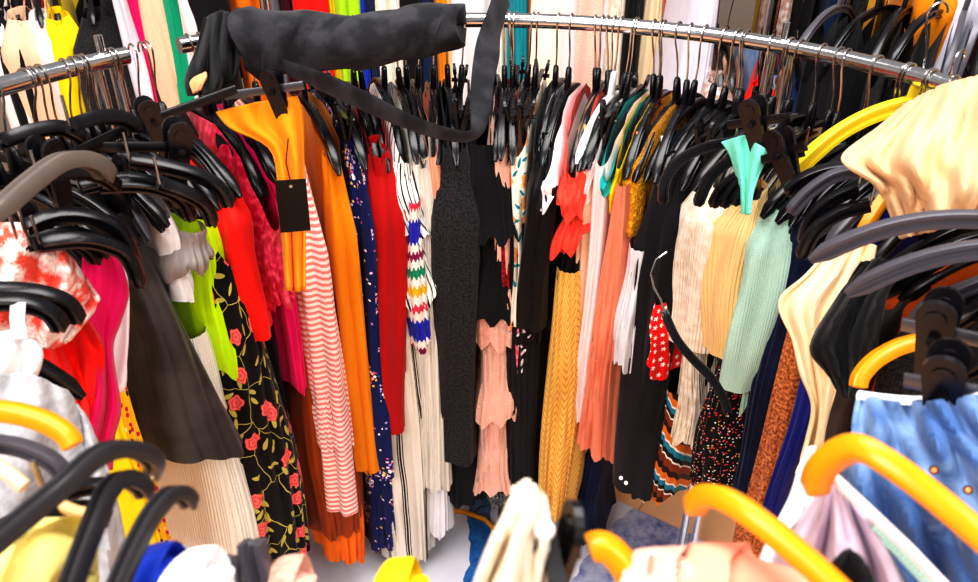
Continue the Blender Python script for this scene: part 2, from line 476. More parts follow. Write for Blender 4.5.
# ------------------------------------------------------------------ the round rack
rack = empty('round_clothes_rack', (CX, CY, 0)); tag(rack, 'chrome round clothes rack carrying the ring of packed hangers', 'clothes rack')
def arc(a0, a1):
    m = MB(); n = int(abs(a1-a0)/2)+2; P = []
    for i in range(n+1):
        a = math.radians(a0+(a1-a0)*i/n); P.append((R*math.sin(a), R*math.cos(a), RAIL_Z))
    m.sweep(P, .016, 14, up=(0, 0, 1)); return m
arc(-313.4, -50).build('rail', CHROME, rack); arc(-43, 47).build('rail', CHROME, rack)
for d in (-53, 43.5, 134, -137):
    a = math.radians(d)
    for q in (-.018, .018):
        m = MB(); x, y = R*math.sin(a)+q*math.cos(a), R*math.cos(a)-q*math.sin(a)
        m.sweep([(x, y, .03), (x, y, RAIL_Z+(.0 if q < 0 else .0))], .0115, 12, up=(1, 0, 0))
        m.build('post', CHROME, rack)
    m = MB(); x, y = R*math.sin(a), R*math.cos(a)
    m.sweep([(x, y, RAIL_Z+.012), (x, y, RAIL_Z+.045)], .008, 10, up=(1, 0, 0)); m.build('post_cap', CHROME, rack)
    m = MB(); m.sweep([(.05*math.sin(a), .05*math.cos(a), .035), (R*math.sin(a)*1.04, R*math.cos(a)*1.04, .035)], .014, 10, up=(0, 0, 1)); m.build('foot_bar', CHROME, rack)

# ------------------------------------------------------------------ fabrics
def fb(n, c, *a, **k): return fabric(n, c, *a, **k)
M = dict(
 blk=fb('black cotton', '141318', 'weave'), blk2=fb('black jersey', '1b1a1f', 'smooth', .65), blks=fb('black satin', '0b0b0e', 'smooth', .5, spec=.25), charc=fb('charcoal knit', p_mottle('1a191c', '343236', 160), 'knit'),
 leath=fb('black leather', p_mottle('2a2626', '3b3635', 12), 'leather', .42, spec=.5), red=fb('bright red crepe', 'e8170f', 'weave', .6), dred=fb('deep red jersey', 'b00a0c', 'smooth', .7),
 neon=fb('neon yellow green', 'c3ea00', 'smooth', .55), must=fb('mustard orange jersey', 'e58a0c', 'smooth', .7), rust=fb('rust brown jersey', '9a4210', 'smooth', .7), orange=fb('bright orange cotton', 'f07a10', 'weave'),
 pinkstr=fb('pink and white stripe', p_hstripe('e58a84', 'f8e2dc', .0155, .5, .012), 'smooth', .75), sequin=fb('crimson sequin', p_mottle('c4063a', 'ff5a86', 60, .45, .72), 'sequin', .3, spec=.7), hot=fb('hot pink', 'e0106a', 'smooth', .6), 
 flor=fb('black rose floral', p_floral('0d0c10', 'd8283c', 'f58a80', 'c2b65a', 11.5, .22, True, .24), 'smooth', .75), navyf=fb('navy blossom floral', p_cluster('10205a', ['f2c9e6', 'd05aa8', 'ffffff', 'b9a4e6', 'f0d060'], 9, 110), 'weave', .75),
 whstr=fb('white blouse black stripe', p_vstripe([(0, '15151a'), (.12, 'efece8'), (.3, 'f4f2ee'), (.42, '222226'), (.5, 'f1efeb'), (.72, '3a3a3e'), (.78, 'f6f4f0')], .045, .25), 'smooth', .75), 
 crstr=fb('cream black stripe linen', p_vstripe([(0, 'e9dfd2'), (.42, '1b1b1e'), (.47, 'e9dfd2'), (.5, '1b1b1e'), (.58, 'e9dfd2'), (.62, '1b1b1e'), (.66, 'ddd2c4')], .075), 'weave'),
 croch=fb('multicolour crochet', p_bands([(0, '2a2fb8'), (.1, 'f7f0e8'), (.2, 'e03a5a'), (.28, 'f7f0e8'), (.38, 'f3bc1c'), (.47, 'f7f0e8'), (.56, '12906a'), (.65, 'f7f0e8'), (.73, '8c1350'), (.8, 'f7f0e8'), (.88, '2a2fb8')], .26, .005), 'lace'),
 peach=fb('peach crepe', 'f0a184', 'smooth', .65), pink=fb('pale peach pink', 'f4c0ae', 'lace', .7), blush=fb('blush white', 'eddcdc', 'smooth', .7), white=fb('white cotton', 'e9e6e8', 'weave', .75), whsat=fb('white satin', 'e2e2e8', 'smooth', .35, spec=.5), 
 cream=fb('cream cotton', 'f4e6d2', 'weave', .8), ivory=fb('ivory gauze', 'efe9de', 'rib', .8), crib=fb('cream rib knit', p_mottle('e4d3bd', 'f3e8d8', 40), 'rib', .85), glit=fb('grey glitter', p_speck('2c2a2b', ['d8d2c8', '8a857d', 'ffffff'], 260, .34), 'weave'), dredl=fb('dark red lace', p_mottle('7c0618', 'c41236', 90), 'lace'),
 whflor=fb('white teal leaf print', p_floral('f6efe0', 'ef5a86', 'f2d23a', '128ca0', 16, .6, False, .3), 'smooth'), redflor=fb('red poppy print', p_floral('1a1316', 'ea1244', 'ff9ab6', 'e8e2e6', 15, .05, False, .48), 'smooth'),
 coral=fb('coral red crepe', 'ee4a38', 'smooth', .6), coralsat=fb('coral satin', 'e58a6c', 'smooth', .42, spec=.45), chev=fb('mustard chevron print', p_chevron('ecbc62', 'b96f08'), 'smooth', .6), mustl=fb('mustard lace', p_mottle('d98706', 'f6b733', 110), 'lace'),
 teal=fb('teal satin', '12a3a0', 'smooth', .5), yellow=fb('lemon yellow', 'f2cf0e', 'smooth', .6), star=fb('red star print', p_star('e01414', 'fff2ee', 48), 'smooth', .5), 
 multi=fb('brown orange teal stripe', p_bands([(0, '8a3a18'), (.22, 'f6efe6'), (.27, '16161a'), (.4, '1d87a3'), (.56, 'f6efe6'), (.62, 'e07b28'), (.82, '2a1512')], .11, 0, .7), 'smooth', .6), 
 speck=fb('black confetti', p_speck('0b0a0e', ['e8332e', 'f4efe8', 'f2c23a', 'ee8aa0'], 120, .22), 'smooth'), lyel=fb('pale yellow knit', 'f6cf92', 'rib', .85), mint=fb('mint knit', 'bfe3d4', 'knit', .85), aqua=fb('aqua mint jersey', '7fdcc6', 'smooth', .6),
 navy=fb('navy denim', p_denim('0c1430', '1c2c58'), 'weave'), gold=fb('copper lurex', p_mottle('8a3d12', 'e08a4a', 140, .4, .62), 'sequin', .45, spec=.6), royal=fb('royal blue', '16247f', 'smooth', .6), butter=fb('butter cream cotton', 'f2d8b2', 'weave', .75), 
 rustor=fb('burnt orange', 'cf5a1a', 'weave'), taupe=fb('taupe satin', '8f8482', 'smooth', .4, spec=.45), redlace=fb('red white lace print', p_mottle('f5e3dc', 'ea5a48', 34, .44, .56), 'lace'), mag=fb('magenta jersey', 'd80d62', 'smooth', .65), 
 yelstr=fb('yellow print', p_speck('f0bb16', ['d01848', '2a2418', 'fff2c0'], 55, .3), 'smooth'), greyk=fb('light grey knit', p_mottle('a5a2a5', 'b8b5b8', 90), 'weave', .85), lilac=fb('lilac satin', 'd3bfd0', 'smooth', .35, spec=.5), pinkc=fb('salmon pink cotton', 'f0a288', 'weave'), denim=fb('washed blue denim', p_denim('1b4b8c', 'b4cfee'), 'weave'),
 paley=fb('pale yellow cotton', 'f2e08a', 'weave'), blue=fb('cobalt blue', '1c3fb4', 'smooth', .5), beige=fb('nude beige satin', 'edc3a6', 'smooth', .5), green=fb('emerald green', '0ea07a', 'smooth', .5), tealbl=fb('petrol teal', '1c8f9c', 'smooth', .6), lime=fb('lime green', 'a8d820', 'smooth'), 
 grey=fb('steel grey', '77757c', 'weave'), maroon=fb('maroon velvet', '4a0c1c', 'smooth'), orprint=fb('orange red print', p_mottle('f2b79a', 'd8341c', 16, .4, .6), 'smooth'), navypl=fb('navy cotton', '1c2c4e', 'weave'), ltdenim=fb('pale denim', p_denim('5b87c0', 'c6daf0'), 'weave'), lav=fb('lavender white', 'e4e0ee', 'smooth'), gmut=fb('grey rose lace', p_mottle('e3d5d2', 'c49a8c', 45), 'lace'), twill=fb('washed black twill', p_mottle('26262a', '3a393f', 20), 'weave', .85), peachdr=fb('peach cream crepe', 'd9b48c', 'smooth', .7, folds=.8), tan=fb('tan lining', 'd8a274', 'smooth'))

# ------------------------------------------------------------------ ring, left side (near to far)
G('print_dress', 'dress', 'yellow printed dress', 'seen below the white shirt, left of the leather skirt', 160, 520, 545, 40, M['yelstr'], 'P', 'top', zt=-.40)
G('trousers', 'trousers', 'mustard yellow trousers', 'hanging between magenta dress and black leather skirt', 124, 440, 560, 26, M['yellow'], 'K', 'clip', zt=-.28)
G('flared_skirt', 'skirt', 'black leather flared skirt', 'clipped at the left beside the neon green top', 150, 300, 432, 46, M['leath'], 'K', 'clip', zt=-.22, w=.155, w1=.275, th1=.085, band=M['leath'], amp=.011, lam=.09, tp=1.0, e=.155)
G('skirt', 'skirt', 'cream gauze skirt with rounded hem', 'showing below the black leather skirt', 235, 500, 548, 46, M['ivory'], 'K', None, zt=-.5, w=.2, w1=.235, amp=.005)
G('tunic', 'tunic', 'white tunic with a long straight edge', 'hanging between leather skirt and taupe bralette', 180, 245, 292, 22, M['white'], 'C', 'top')
G('bralette', 'top', 'taupe satin bralette with thin pale straps', 'hanging left of the neon green top', 194, 235, 275, 46, M['taupe'], 'P', 'top', zt=-.27, mat2=M['blush'], w=.235, e=.235)
G('camisole', 'top', 'neon yellow green strappy top', 'hanging between leather skirt and red cardigan', 226, 320, 365, 48, M['neon'], 'P', 'top', zt=-.27, w=.2, w1=.215, amp=.008)
G('ruffled_camisole', 'top', 'small white ruffled top', 'peeking out behind the neon green top', 246, 320, 345, 20, M['white'], 'T', 'top')
G('cardigan', 'cardigan', 'bright red cardigan', 'hanging right of the neon green top', 236, 250, 335, 44, M['red'], 'S', 'top', slpx=332, sr=.05)
G('floral_dress', 'dress', 'long black dress with red roses', 'hanging full length at left of the striped top', 266, 430, 572, 100, M['flor'], 'T', 'top', w1=.225, amp=.016, lam=.07, th1=.125, w=.225, e=.225)
G('sequin_pullover', 'top', 'crimson sequinned top', 'hanging over the black rose dress', 277, 210, 300, 40, M['sequin'], 'C', 'top', w=.245, e=.245, sr=.045, slpx=296)
G('tee', 'top', 'hot pink tee', 'hanging behind the crimson sequinned top', 296, 330, 385, 22, M['hot'], 'C', 'top')
G('long_sleeve_jumper', 'top', 'pink and white striped long sleeve top', 'hanging between mustard trousers and mustard dress', 322, 300, 445, 60, M['pinkstr'], 'S', 'top', slpx=508, sr=.035, sy=.034, w=.225, e=.225, w1=.23, amp=.010)
G('dress', 'dress', 'rust brown jersey dress', 'hanging low behind the striped top', 338, 480, 535, 56, M['rust'], 'K', None, zt=-.55)
G('scarf', 'scarf', 'bright orange bunched scarf', 'hanging lowest under the rust brown dress', 352, 540, 566, 44, M['orange'], 'K', None, zt=-.98, w=.19, amp=.012)
G('shift_dress', 'dress', 'mustard orange shift dress', 'hanging between striped top and navy floral dress', 350, 300, 470, 24, M['must'], 'S', 'top', slpx=468, sr=.04)
G('floral_dress', 'dress', 'navy dress with pink blossoms', 'hanging right of the mustard shift dress', 368, 300, 545, 30, M['navyf'], 'S', 'top', slpx=470, sr=.04, th1=.055, w1=.2)
# ------------------------------------------------------------------ ring, back
G('dress', 'dress', 'deep red jersey dress', 'hanging left of the striped blouse', 388, 300, 430, 32, M['dred'], 'S', 'top', slpx=425, sr=.05)
G('ruffled_blouse', 'blouse', 'white blouse with black stripes', 'hanging above the multicolour crochet top', 405, 180, 290, 44, M['whstr'], 'C', 'top', w=.205, ruffle=2, ruf_amp=.022, amp=.008, rz0=.25)
G('wide_trousers', 'trousers', 'cream linen trousers with black stripes', 'hanging low right of the navy floral dress', 407, 480, 562, 58, M['crstr'], 'K', None, zt=-.42, w1=.21)
G('crochet_vest', 'top', 'multicolour crochet top', 'hanging below the striped blouse', 419, 270, 348, 26, M['croch'], 'P', 'top', zt=-.33, w=.235, e=.235)
G('camisole', 'top', 'narrow peach strappy top', 'hanging between crochet top and charcoal cardigan', 433, 170, 260, 16, M['peach'], 'C', 'top')
G('maxi_dress', 'dress', 'ivory gauze maxi dress', 'hanging between crochet top and charcoal cardigan', 432, 420, 490, 44, M['ivory'], 'C', 'top', w1=.21, ruffle=0, amp=.01)
G('underskirt', 'skirt', 'sheer white underskirt', 'showing below the ivory maxi dress', 440, 500, 535, 26, M['white'], 'K', None, zt=-.9)
G('cardigan', 'cardigan', 'long charcoal knit cardigan', 'hanging left of the black ruffled blouse', 456, 300, 458, 44, M['charc'], 'S', 'top', slpx=456, sr=.05, amp=.007)
G('ruffled_blouse', 'blouse', 'black ruffled blouse', 'hanging above the peach lace blouse', 488, 220, 305, 52, M['blk'], 'T', 'top', ruffle=2, ruf_amp=.03, rz0=.22, amp=.01)
G('lace_blouse', 'blouse', 'peach pink lace blouse with ruffles', 'hanging below the black ruffled blouse', 497, 380, 480, 46, M['pink'], 'C', 'top', ruffle=3, ruf_amp=.014, rz0=.45)
G('flared_skirt', 'skirt', 'black flared skirt', 'showing below the long charcoal knit cardigan', 464, 490, 506, 50, M['blk'], 'K', None, zt=-.85, w=.18, e=.18)
G('mini_dress', 'dress', 'grey glitter dress', 'hanging behind the peach pink lace blouse', 501, 450, 507, 26, M['glit'], 'K', 'clip', zt=-.6, w=.185, e=.185)
G('trousers', 'trousers', 'plain black wide trousers', 'hanging right of the grey glitter dress', 518, 450, 548, 44, M['blk2'], 'K', 'clip', zt=-.4)
G('lace_blouse', 'top', 'dark red lace top', 'hanging between black ruffled blouse and leaf print top', 507, 170, 290, 16, M['dredl'], 'C', 'top')
G('print_blouse', 'top', 'white top with teal leaves', 'hanging right of the dark red lace top', 521, 180, 330, 22, M['whflor'], 'C', 'top')
G('print_shorts', 'shorts', 'red poppy print shorts', 'hanging below the teal leaf top', 526, 345, 372, 30, M['redflor'], 'K', None, zt=-.55)
G('jacket', 'jacket', 'narrow black jacket', 'hanging between leaf print top and coral blouse', 539, 230, 335, 28, M['blks'], 'S', 'top', slpx=325, sr=.05)
G('vest', 'top', 'plain white vest', 'hanging left of the coral ruffled blouse', 551, 140, 205, 24, M['white'], 'C', 'top', w=.225, e=.225)
G('ruffled_blouse', 'blouse', 'coral red ruffled blouse', 'hanging above the black knotted top', 568, 170, 240, 28, M['coral'], 'C', 'top', w=.225, e=.225, ruffle=2, ruf_amp=.016, rz0=.27)
G('knotted_vest', 'top', 'black knotted top', 'hanging between coral blouse and mustard chevron dress', 567, 250, 275, 32, M['blks'], 'K', None, zt=-.38, amp=.014)
G('chevron_dress', 'dress', 'mustard chevron print dress', 'hanging full length at the centre back', 560, 400, 515, 50, M['chev'], 'P', 'top', zt=-.50, w=.22, w1=.225, th1=.06, amp=.012, e=.22)
G('jeans', 'jeans', 'dark navy jeans', 'showing below the mustard chevron dress', 580, 520, 542, 36, M['navy'], 'K', None, zt=-1.12, w=.12, e=.12)
G('camisole', 'top', 'small blush white camisole', 'hanging right of the coral ruffled blouse', 591, 160, 205, 18, M['blush'], 'C', 'white')
G('tunic', 'tunic', 'peach beige tunic', 'hanging right of the mustard chevron dress', 577, 290, 336, 20, M['beige'], 'C', 'top')
G('slip_dress', 'dress', 'long blush white slip dress', 'hanging left of the coral satin dress', 588, 330, 425, 26, M['blush'], 'C', 'top')
G('scarf', 'scarf', 'teal satin scarf', 'hanging above the coral satin dress', 611, 135, 195, 14, M['teal'], 'C', None, w=.215, e=.215)
G('vest', 'top', 'lemon yellow top', 'hanging right of the teal satin scarf', 621, 115, 200, 12, M['yellow'], 'C', 'top')
G('satin_dress', 'dress', 'coral satin dress', 'hanging at the centre back beside the white satin blouse', 606, 330, 452, 46, M['coralsat'], 'P', 'top', zt=-.27, th0=.018, tp=.8, th1=.066, w=.22, e=.22, w1=.22, amp=.012)
G('lace_blouse', 'top', 'mustard lace top', 'hanging above the white satin blouse', 633, 190, 236, 20, M['mustl'], 'C', 'top')
G('satin_blouse', 'blouse', 'white satin bunched blouse', 'hanging right of the coral satin dress', 625, 300, 362, 40, M['whsat'], 'P', 'top', zt=-.40, amp=.013, th1=.036, w=.235, e=.235)
G('jumpsuit', 'jumpsuit', 'long black jumpsuit with buttoned cuffs', 'hanging right of the white satin blouse', 641, 400, 490, 42, M['blk2'], 'S', 'top', slpx=488, sr=.04)
G('star_vest', 'top', 'red vest with white stars', 'peeking out beside the black jumpsuit', 657, 340, 370, 18, M['star'], 'K', None, zt=-.5, w=.265, e=.265)
G('striped_dress', 'dress', 'brown orange and teal striped dress', 'showing below the black jumpsuit', 662, 460, 500, 40, M['multi'], 'K', None, zt=-.75)
G('coat', 'coat', 'long black coat', 'hanging between black jumpsuit and cream rib sweater', 668, 260, 440, 40, M['blk'], 'S', 'top', slpx=420, sr=.05)
# ------------------------------------------------------------------ ring, right side
G('sweater', 'sweater', 'cream rib knit sweater', 'hanging left of the pale yellow cardigan', 704, 270, 345, 52, M['crib'], 'S', 'top', slpx=340, sr=.06, w1=.2)
G('knit_dress', 'dress', 'long cream rib dress', 'showing below the cream rib sweater', 687, 390, 440, 34, M['crib'], 'K', None, zt=-.5)
G('confetti_dress', 'dress', 'black dress with confetti specks', 'hanging low beside the copper lurex dress', 712, 445, 498, 54, M['speck'], 'P', None, zt=-.55, w=.23, e=.23)
G('cardigan', 'cardigan', 'pale yellow knit cardigan', 'hanging left of the mint cardigan', 736, 270, 352, 44, M['lyel'], 'S', 'top', w=.215, e=.215, slpx=350, sr=.05)
G('cardigan', 'cardigan', 'mint knit cardigan', 'hanging between pale yellow cardigan and navy jeans', 763, 290, 440, 40, M['mint'], 'S', 'top', slpx=385, sr=.055)
G('jeans', 'jeans', 'long navy denim jeans', 'hanging right of the mint cardigan', 776, 330, 505, 40, M['navy'], 'K', 'top', zt=-.22)
G('lurex_dress', 'dress', 'copper lurex knit dress', 'hanging between navy jeans and royal blue dress', 768, 420, 560, 48, M['gold'], 'P', 'top', zt=-.42)
G('dress', 'dress', 'royal blue dress', 'hanging between copper dress and butter cream shirt', 793, 430, 520, 30, M['royal'], 'T', 'top')
G('leather_jacket', 'jacket', 'black leather jacket', 'hanging in front of the black tee at the right', 868, 390, 540, 60, M['leath'], 'S', 'top', slpx=470, sr=.07)
G('blouse', 'blouse', 'burnt orange blouse', 'hanging right of the black tee', 893, 330, 420, 44, M['rustor'], 'S', 'top', slpx=400, sr=.06)
G('blazer', 'blazer', 'dark charcoal blazer', 'hanging behind the denim jacket at the right', 925, 360, 560, 60, M['charc'], 'S', 'grey', slpx=520, sr=.06)

# hangers whose garments are hidden in the crowd, and the dark clothes that fill the gaps between the others
gi = 0
DARK = [M['blk'], M['blk2'], M['charc'], M['blks'], M['navypl'], M['blk']]
for x in (262, 310, 362, 384, 444, 470, 504, 574, 600, 616, 648, 676, 722):
    a = edge_angle(x+RNG.uniform(-3, 3), 250, .18); L = drop(a, 400+RNG.uniform(-40, 60), R-.18)
    make('dark_blouse', 'black or navy garment almost hidden between brighter clothes at the back', 'top', rp(a, R), ring_rz(a), DARK[gi % 6], 'T', L, w=.165, th=.013, th1=.018, group='dark clothes packed between the bright ones')
    hanger(('top', 'round', 'clip')[gi % 3], ('black hanger crowded on the back rail over a hidden dark garment'), rp(a, R), ring_rz(a), 'black hangers over hidden dark garments'); gi += 1
# ------------------------------------------------------------------ hangers seen at an odd tilt or from very near
def free(kind, label, tip, toward, depth=None, group=None, hook=True, fill=None, dz=0):
    """a hanger whose inner tip is seen at a pixel and whose arm runs towards another; depth None: find the one that hangs it nearest the rail"""
    best = None; tz = arm(HW) if 'clip' not in kind else -.165; tx = HW if 'clip' not in kind else .18
    dd = [depth] if depth else [.6+.02*i for i in range(55)]
    want = math.atan2(toward[1]-tip[1], toward[0]-tip[0])
    for d in dd:
        T = at(tip[0], tip[1], d)
        for k in range(0, 360, 3):
            rz = math.radians(k); loc = T - Vector((tx*math.cos(rz), tx*math.sin(rz), tz))
            mx = tx*.45; mid = loc + Vector((mx*math.cos(rz), mx*math.sin(rz), arm(mx) if 'clip' not in kind else tz))
            q = proj(mid)
            if q[2] < .12: continue
            w = math.atan2(q[1]-tip[1], q[0]-tip[0]); er = abs((w-want+PI) % (2*PI)-PI)
            rad = math.hypot(loc.x-CX, loc.y-CY); inward = math.atan2(CY-loc.y, CX-loc.x); tw = abs((rz-inward+PI) % (2*PI)-PI)
            cost = er*3 + tw*.35 + (0 if depth else 4*abs(rad-R) + 4*abs(loc.z-RAIL_Z))
            if depth: cost += .25*abs(rad-R)
            if best is None or cost < best[0]: best = (cost, loc, rz, d, rad)
    _, loc, rz, d, rad = best
    h = hanger(kind, label, loc, rz, group, hook=hook)
    if fill:
        nm, lab, cat, mat, w, L, typ, kw = fill
        make(nm, lab, cat, loc, rz, mat, typ, L, w=w, **kw)
    return h
cr = 'black hangers crowded at the left of the ring'; crl = 'black plastic hanger with bent arm crowded among others at the left of the ring'
def ring_hangers(angles, label, group, kinds):
    for i, d in enumerate(angles):
        a = math.radians(d + RNG.uniform(-.7, .7)); hanger(kinds[i % len(kinds)], label, rp(a, R), ring_rz(a) + RNG.uniform(-.16, .16), group)
ring_hangers((-97, -92, -87.5, -83, -79, -75, -72, -69, -66.5, -63, -61, -58, -55, -52), crl, cr, ('top', 'round', 'top', 'clip', 'top', 'grey'))
free('top', 'black hanger tip poking out right of the grey sweater', (92, 388), (40, 362))
cr2 = 'black hangers crowded at the right of the ring'; crl2 = 'black plastic hanger with bent arm crowded among others at the right of the ring'
ring_hangers((39, 42, 44.5, 49, 52, 56, 60.5, 64, 66.5, 71, 76, 79, 82, 85, 88, 91, 94, 97), crl2, cr2, ('top', 'round', 'grey', 'top', 'clip', 'top'))
free('yellow', 'bright yellow hanger hooked on the rail at the right', (788, 170), (868, 112))
free('wood', 'orange wooden hanger left of the cream drape', (853, 238), (884, 198))
free('grey', 'dark grey hanger just under the cream drape, upper', (826, 284), (905, 252), .98)
free('grey', 'dark grey hanger just under the cream drape, lower', (850, 294), (930, 268), .92)
# NEAR
# ------------------------------------------------------------------ sheets of cloth thrown over things
def polyl(pts, t):
    n = len(pts)-1; k = min(int(t*n), n-1); f = t*n-k
    return [pts[k][i]*(1-f)+pts[k+1][i]*f for i in range(3)]
def drape(name, label, cat, rows, mat, n=36, m=26, folds=(), thick=.004, group=None, noise=.006, parent=None):
    """cloth lofted through rows of points (pixel x, pixel y, forward distance); folds ripple its depth"""
    mb = MB(); P = []; UV = []; g = random.Random(len(rows)*7+n); ph = [g.uniform(0, 6.28) for _ in range(6)]
    R_ = len(rows)-1
    def cr(a, b, c, d, t): return .5*((2*b)+(-a+c)*t+(2*a-5*b+4*c-d)*t*t+(-a+3*b-3*c+d)*t**3)
    for j in range(m+1):
        v = j/m*R_; k = min(int(v), R_-1); f = v-k; row = []; uvr = []
        for i in range(n+1):
            u = i/n; q = [polyl(rows[max(0, min(R_, k+o))], u) for o in (-1, 0, 1, 2)]
            px, py, d = (cr(q[0][c], q[1][c], q[2][c], q[3][c], f) for c in range(3))
            for A, fu, fv, p in folds: d += A*math.sin(6.283*(fu*u+fv*j/m)+p)
            d += noise*(math.sin(9*u+ph[0]+3*j/m)*math.sin(5*j/m+ph[1]))
            p = at(px, py, d); row.append(p); uvr.append((px*d/F, -py*d/F))
        P.append(row); UV.append(uvr)
    mb.grid(P, False, UV); o = mb.build(name, mat, parent); solid(o, thick)
    if not parent: tag(o, label, cat, group)
    return o
def roll(name, label, cat, pts, mat, n=28, amp=.006, parent=None):
    """a bundle of cloth along a line of (pixel x, pixel y, distance, half height, half depth)"""
    mb = MB(); P = []; UV = []; m = 40; L = 0; prev = None
    for j in range(m+1):
        t = j/m*(len(pts)-1); k = min(int(t), len(pts)-2); f = t-k; f = f*f*(3-2*f)
        q = [pts[k][i]*(1-f)+pts[k+1][i]*f for i in range(5)]; c = at(*q[:3])
        if prev: L += (c-prev).length
        prev = c; row = []; uvr = []
        e = 1 if 0 < j < m else .12
        for i in range(n):
            a = 2*PI*i/n; w = 1 + amp*20*(.5*math.sin(3*a+j*.28)+.35*math.sin(5*a-j*.45+1)+.3*math.sin(2*a+j*.8))
            row.append(c + Vector((.01*math.sin(2*a+j*.3), math.cos(a)*q[4]*w*e, math.sin(a)*q[3]*w*e))); uvr.append((L, a*.06))
        uvr.append((L, 6.28*.06)); P.append(row); UV.append(uvr)
    mb.grid(P, True, UV); o = mb.build(name, mat, parent)
    if not parent: tag(o, label, cat)
    return o
bund = roll('trousers', 'black trousers rolled up and laid across the hanger tops at the back', 'trousers', [(240, 38, 1.44, .055, .05), (264, 44, 1.48, .066, .055), (300, 44, 1.52, .056, .06), (350, 42, 1.56, .052, .055), (405, 34, 1.60, .052, .055), (440, 29, 1.63, .050, .05), (462, 26, 1.64, .040, .04)], M['twill'])
def band_of(pts, mat, name, parent, hw, n=48):
    mb = MB(); path = []; 
    for j in range(n+1):
        t = j/n*(len(pts)-1); k = min(int(t), len(pts)-2); f = t-k
        q = [pts[max(0, k-1)], pts[k], pts[k+1], pts[min(len(pts)-1, k+2)]]
        c = [.5*((2*q[1][i])+(-q[0][i]+q[2][i])*f+(2*q[0][i]-5*q[1][i]+4*q[2][i]-q[3][i])*f*f+(-q[0][i]+3*q[1][i]-3*q[2][i]+q[3][i])*f**3) for i in range(4)]
        path.append((at(c[0], c[1], c[2]), c[3]))
    P = []
    mb.sweep([p for p, _ in path], [(.004, w) for _, w in path], 12, up=(0, 1, .5), fixed=True); return mb.build(name, mat, parent)
band_of([(286, 68, 1.42, .020), (318, 80, 1.40, .024), (362, 100, 1.40, .024), (400, 118, 1.41, .020), (438, 132, 1.43, .018), (470, 136, 1.45, .016), (480, 118, 1.46, .018), (482, 85, 1.47, .022), (490, 40, 1.50, .030), (503, -8, 1.56, .036)], M['twill'], 'sash', bund, .02)
drape('cardigan', 'black cardigan bunched over hangers left of the rolled trousers', 'cardigan', [[(205, 18, 1.50), (222, 10, 1.46), (236, 16, 1.44)], [(196, 50, 1.48), (215, 50, 1.42), (240, 50, 1.42)], [(186, 78, 1.46), (214, 80, 1.42), (236, 76, 1.42)], [(188, 96, 1.46), (212, 94, 1.43), (228, 84, 1.44)]], M['blk'], folds=((.012, 2.2, .6, 0), (.008, 4, -1, 1)))
tanp = drape('lining', '', '', [[(194, 78, 1.41), (206, 72, 1.40)], [(190, 84, 1.405), (206, 79, 1.395)], [(193, 94, 1.41), (200, 90, 1.40)]], M['tan'], n=10, m=8, parent=None, noise=.002)
tag(tanp, 'small tan cloth peeking out under the bunched black cardigan', 'cloth')
drape('cream_top', 'cream top thrown over the rail and hangers at the upper right', 'top', [[(905, 104, 1.22), (940, 86, 1.20), (990, 72, 1.12)], [(880, 126, 1.16), (930, 112, 1.10), (1000, 100, 1.02)], [(841, 158, 1.13), (915, 158, 1.03), (1003, 140, .97)], [(874, 184, 1.10), (925, 190, 1.01), (1000, 180, .94)], [(888, 208, 1.09), (928, 214, 1.02), (990, 208, .94)], [(900, 239, 1.08), (930, 232, 1.04), (984, 214, .95)]], M['peachdr'], n=70, m=60, folds=((.014, 2.3, 1.4, .4), (.009, 4.2, -1.3, 2.0), (.005, 7, 2.2, 1)), noise=.016)
# denim jacket clipped at the right, near
dj = drape('denim_jacket', 'washed blue denim jacket clipped at the right front', 'jacket', [[(858, 396, .80), (900, 402, .76), (945, 400, .72), (1000, 392, .70)], [(850, 440, .78), (905, 440, .73), (960, 440, .70), (1010, 430, .69)], [(842, 490, .77), (910, 490, .72), (970, 490, .69), (1030, 480, .68)], [(850, 545, .77), (915, 545, .73), (970, 545, .69), (1040, 540, .68)], [(880, 600, .77), (930, 600, .74), (980, 600, .70), (1040, 600, .68)]], M['denim'], n=50, m=40, folds=((.010, 3, 1, 0), (.006, 6, -2, 1)), noise=.01)
mb = MB(); mb.sweep([at(858+i*11.8, 395+6*math.sin(i*.3), .80-i*.0085) for i in range(13)], [(.006, .004)]*13, 8); mb.build('waistband_edge', M['white'], dj)['label'] = 'frayed white edge'
for px, py in ((968, 490), (934, 470)):
    mb = MB(); c = at(px, py, .665); d = (c-CAM).normalized(); mb.sweep([c+d*.004, c-d*.003, c-d*.006], [.004, .004, .002], 14); mb.build('button', plastic('copper button', 'a4653a', .3, .5, .8), dj)
def clip_hanger(label, p0, p1, d0, d1, clips, sc=1.0, mat=BLACKP, bar=(.003, .0075), group=None):
    a, b = at(*p0, d0), at(*p1, d1); v = b-a; rz = math.atan2(v.y, v.x); o = empty('clothes_hanger', a)
    m = MB(); m.sweep([Vector(), v*.5, v], [bar]*3, section=FLAT, up=(-math.sin(rz), math.cos(rz), 0)); m.build('shoulder_bar', mat, o)
    for t in clips:
        c = new('clip', CLIPM, o); c.location = v*t; c.rotation_euler = (0, -math.atan2(v.z, math.hypot(v.x, v.y)), rz); c.scale = (sc,)*3
    return tag(o, label, 'hanger', group)
clip_hanger('black clip hanger gripping the washed denim jacket', (904, 380), (1010, 398), .75, .70, [.40], 1.12, GREYMET)
clip_hanger('black clip hanger just behind the one gripping the denim jacket', (902, 324), (1010, 346), .84, .78, [.34], 1.15, GREYMET)
clip_hanger('black clip hanger with one clip, bar pointing up at the mustard trousers', (148, 121), (236, 89), 1.30, 1.36, [.04], 1.0)
clip_hanger('black clip hanger with bar tilted over the far left hangers', (48, 166), (122, 131), 1.02, 1.12, [.03], 1.0)
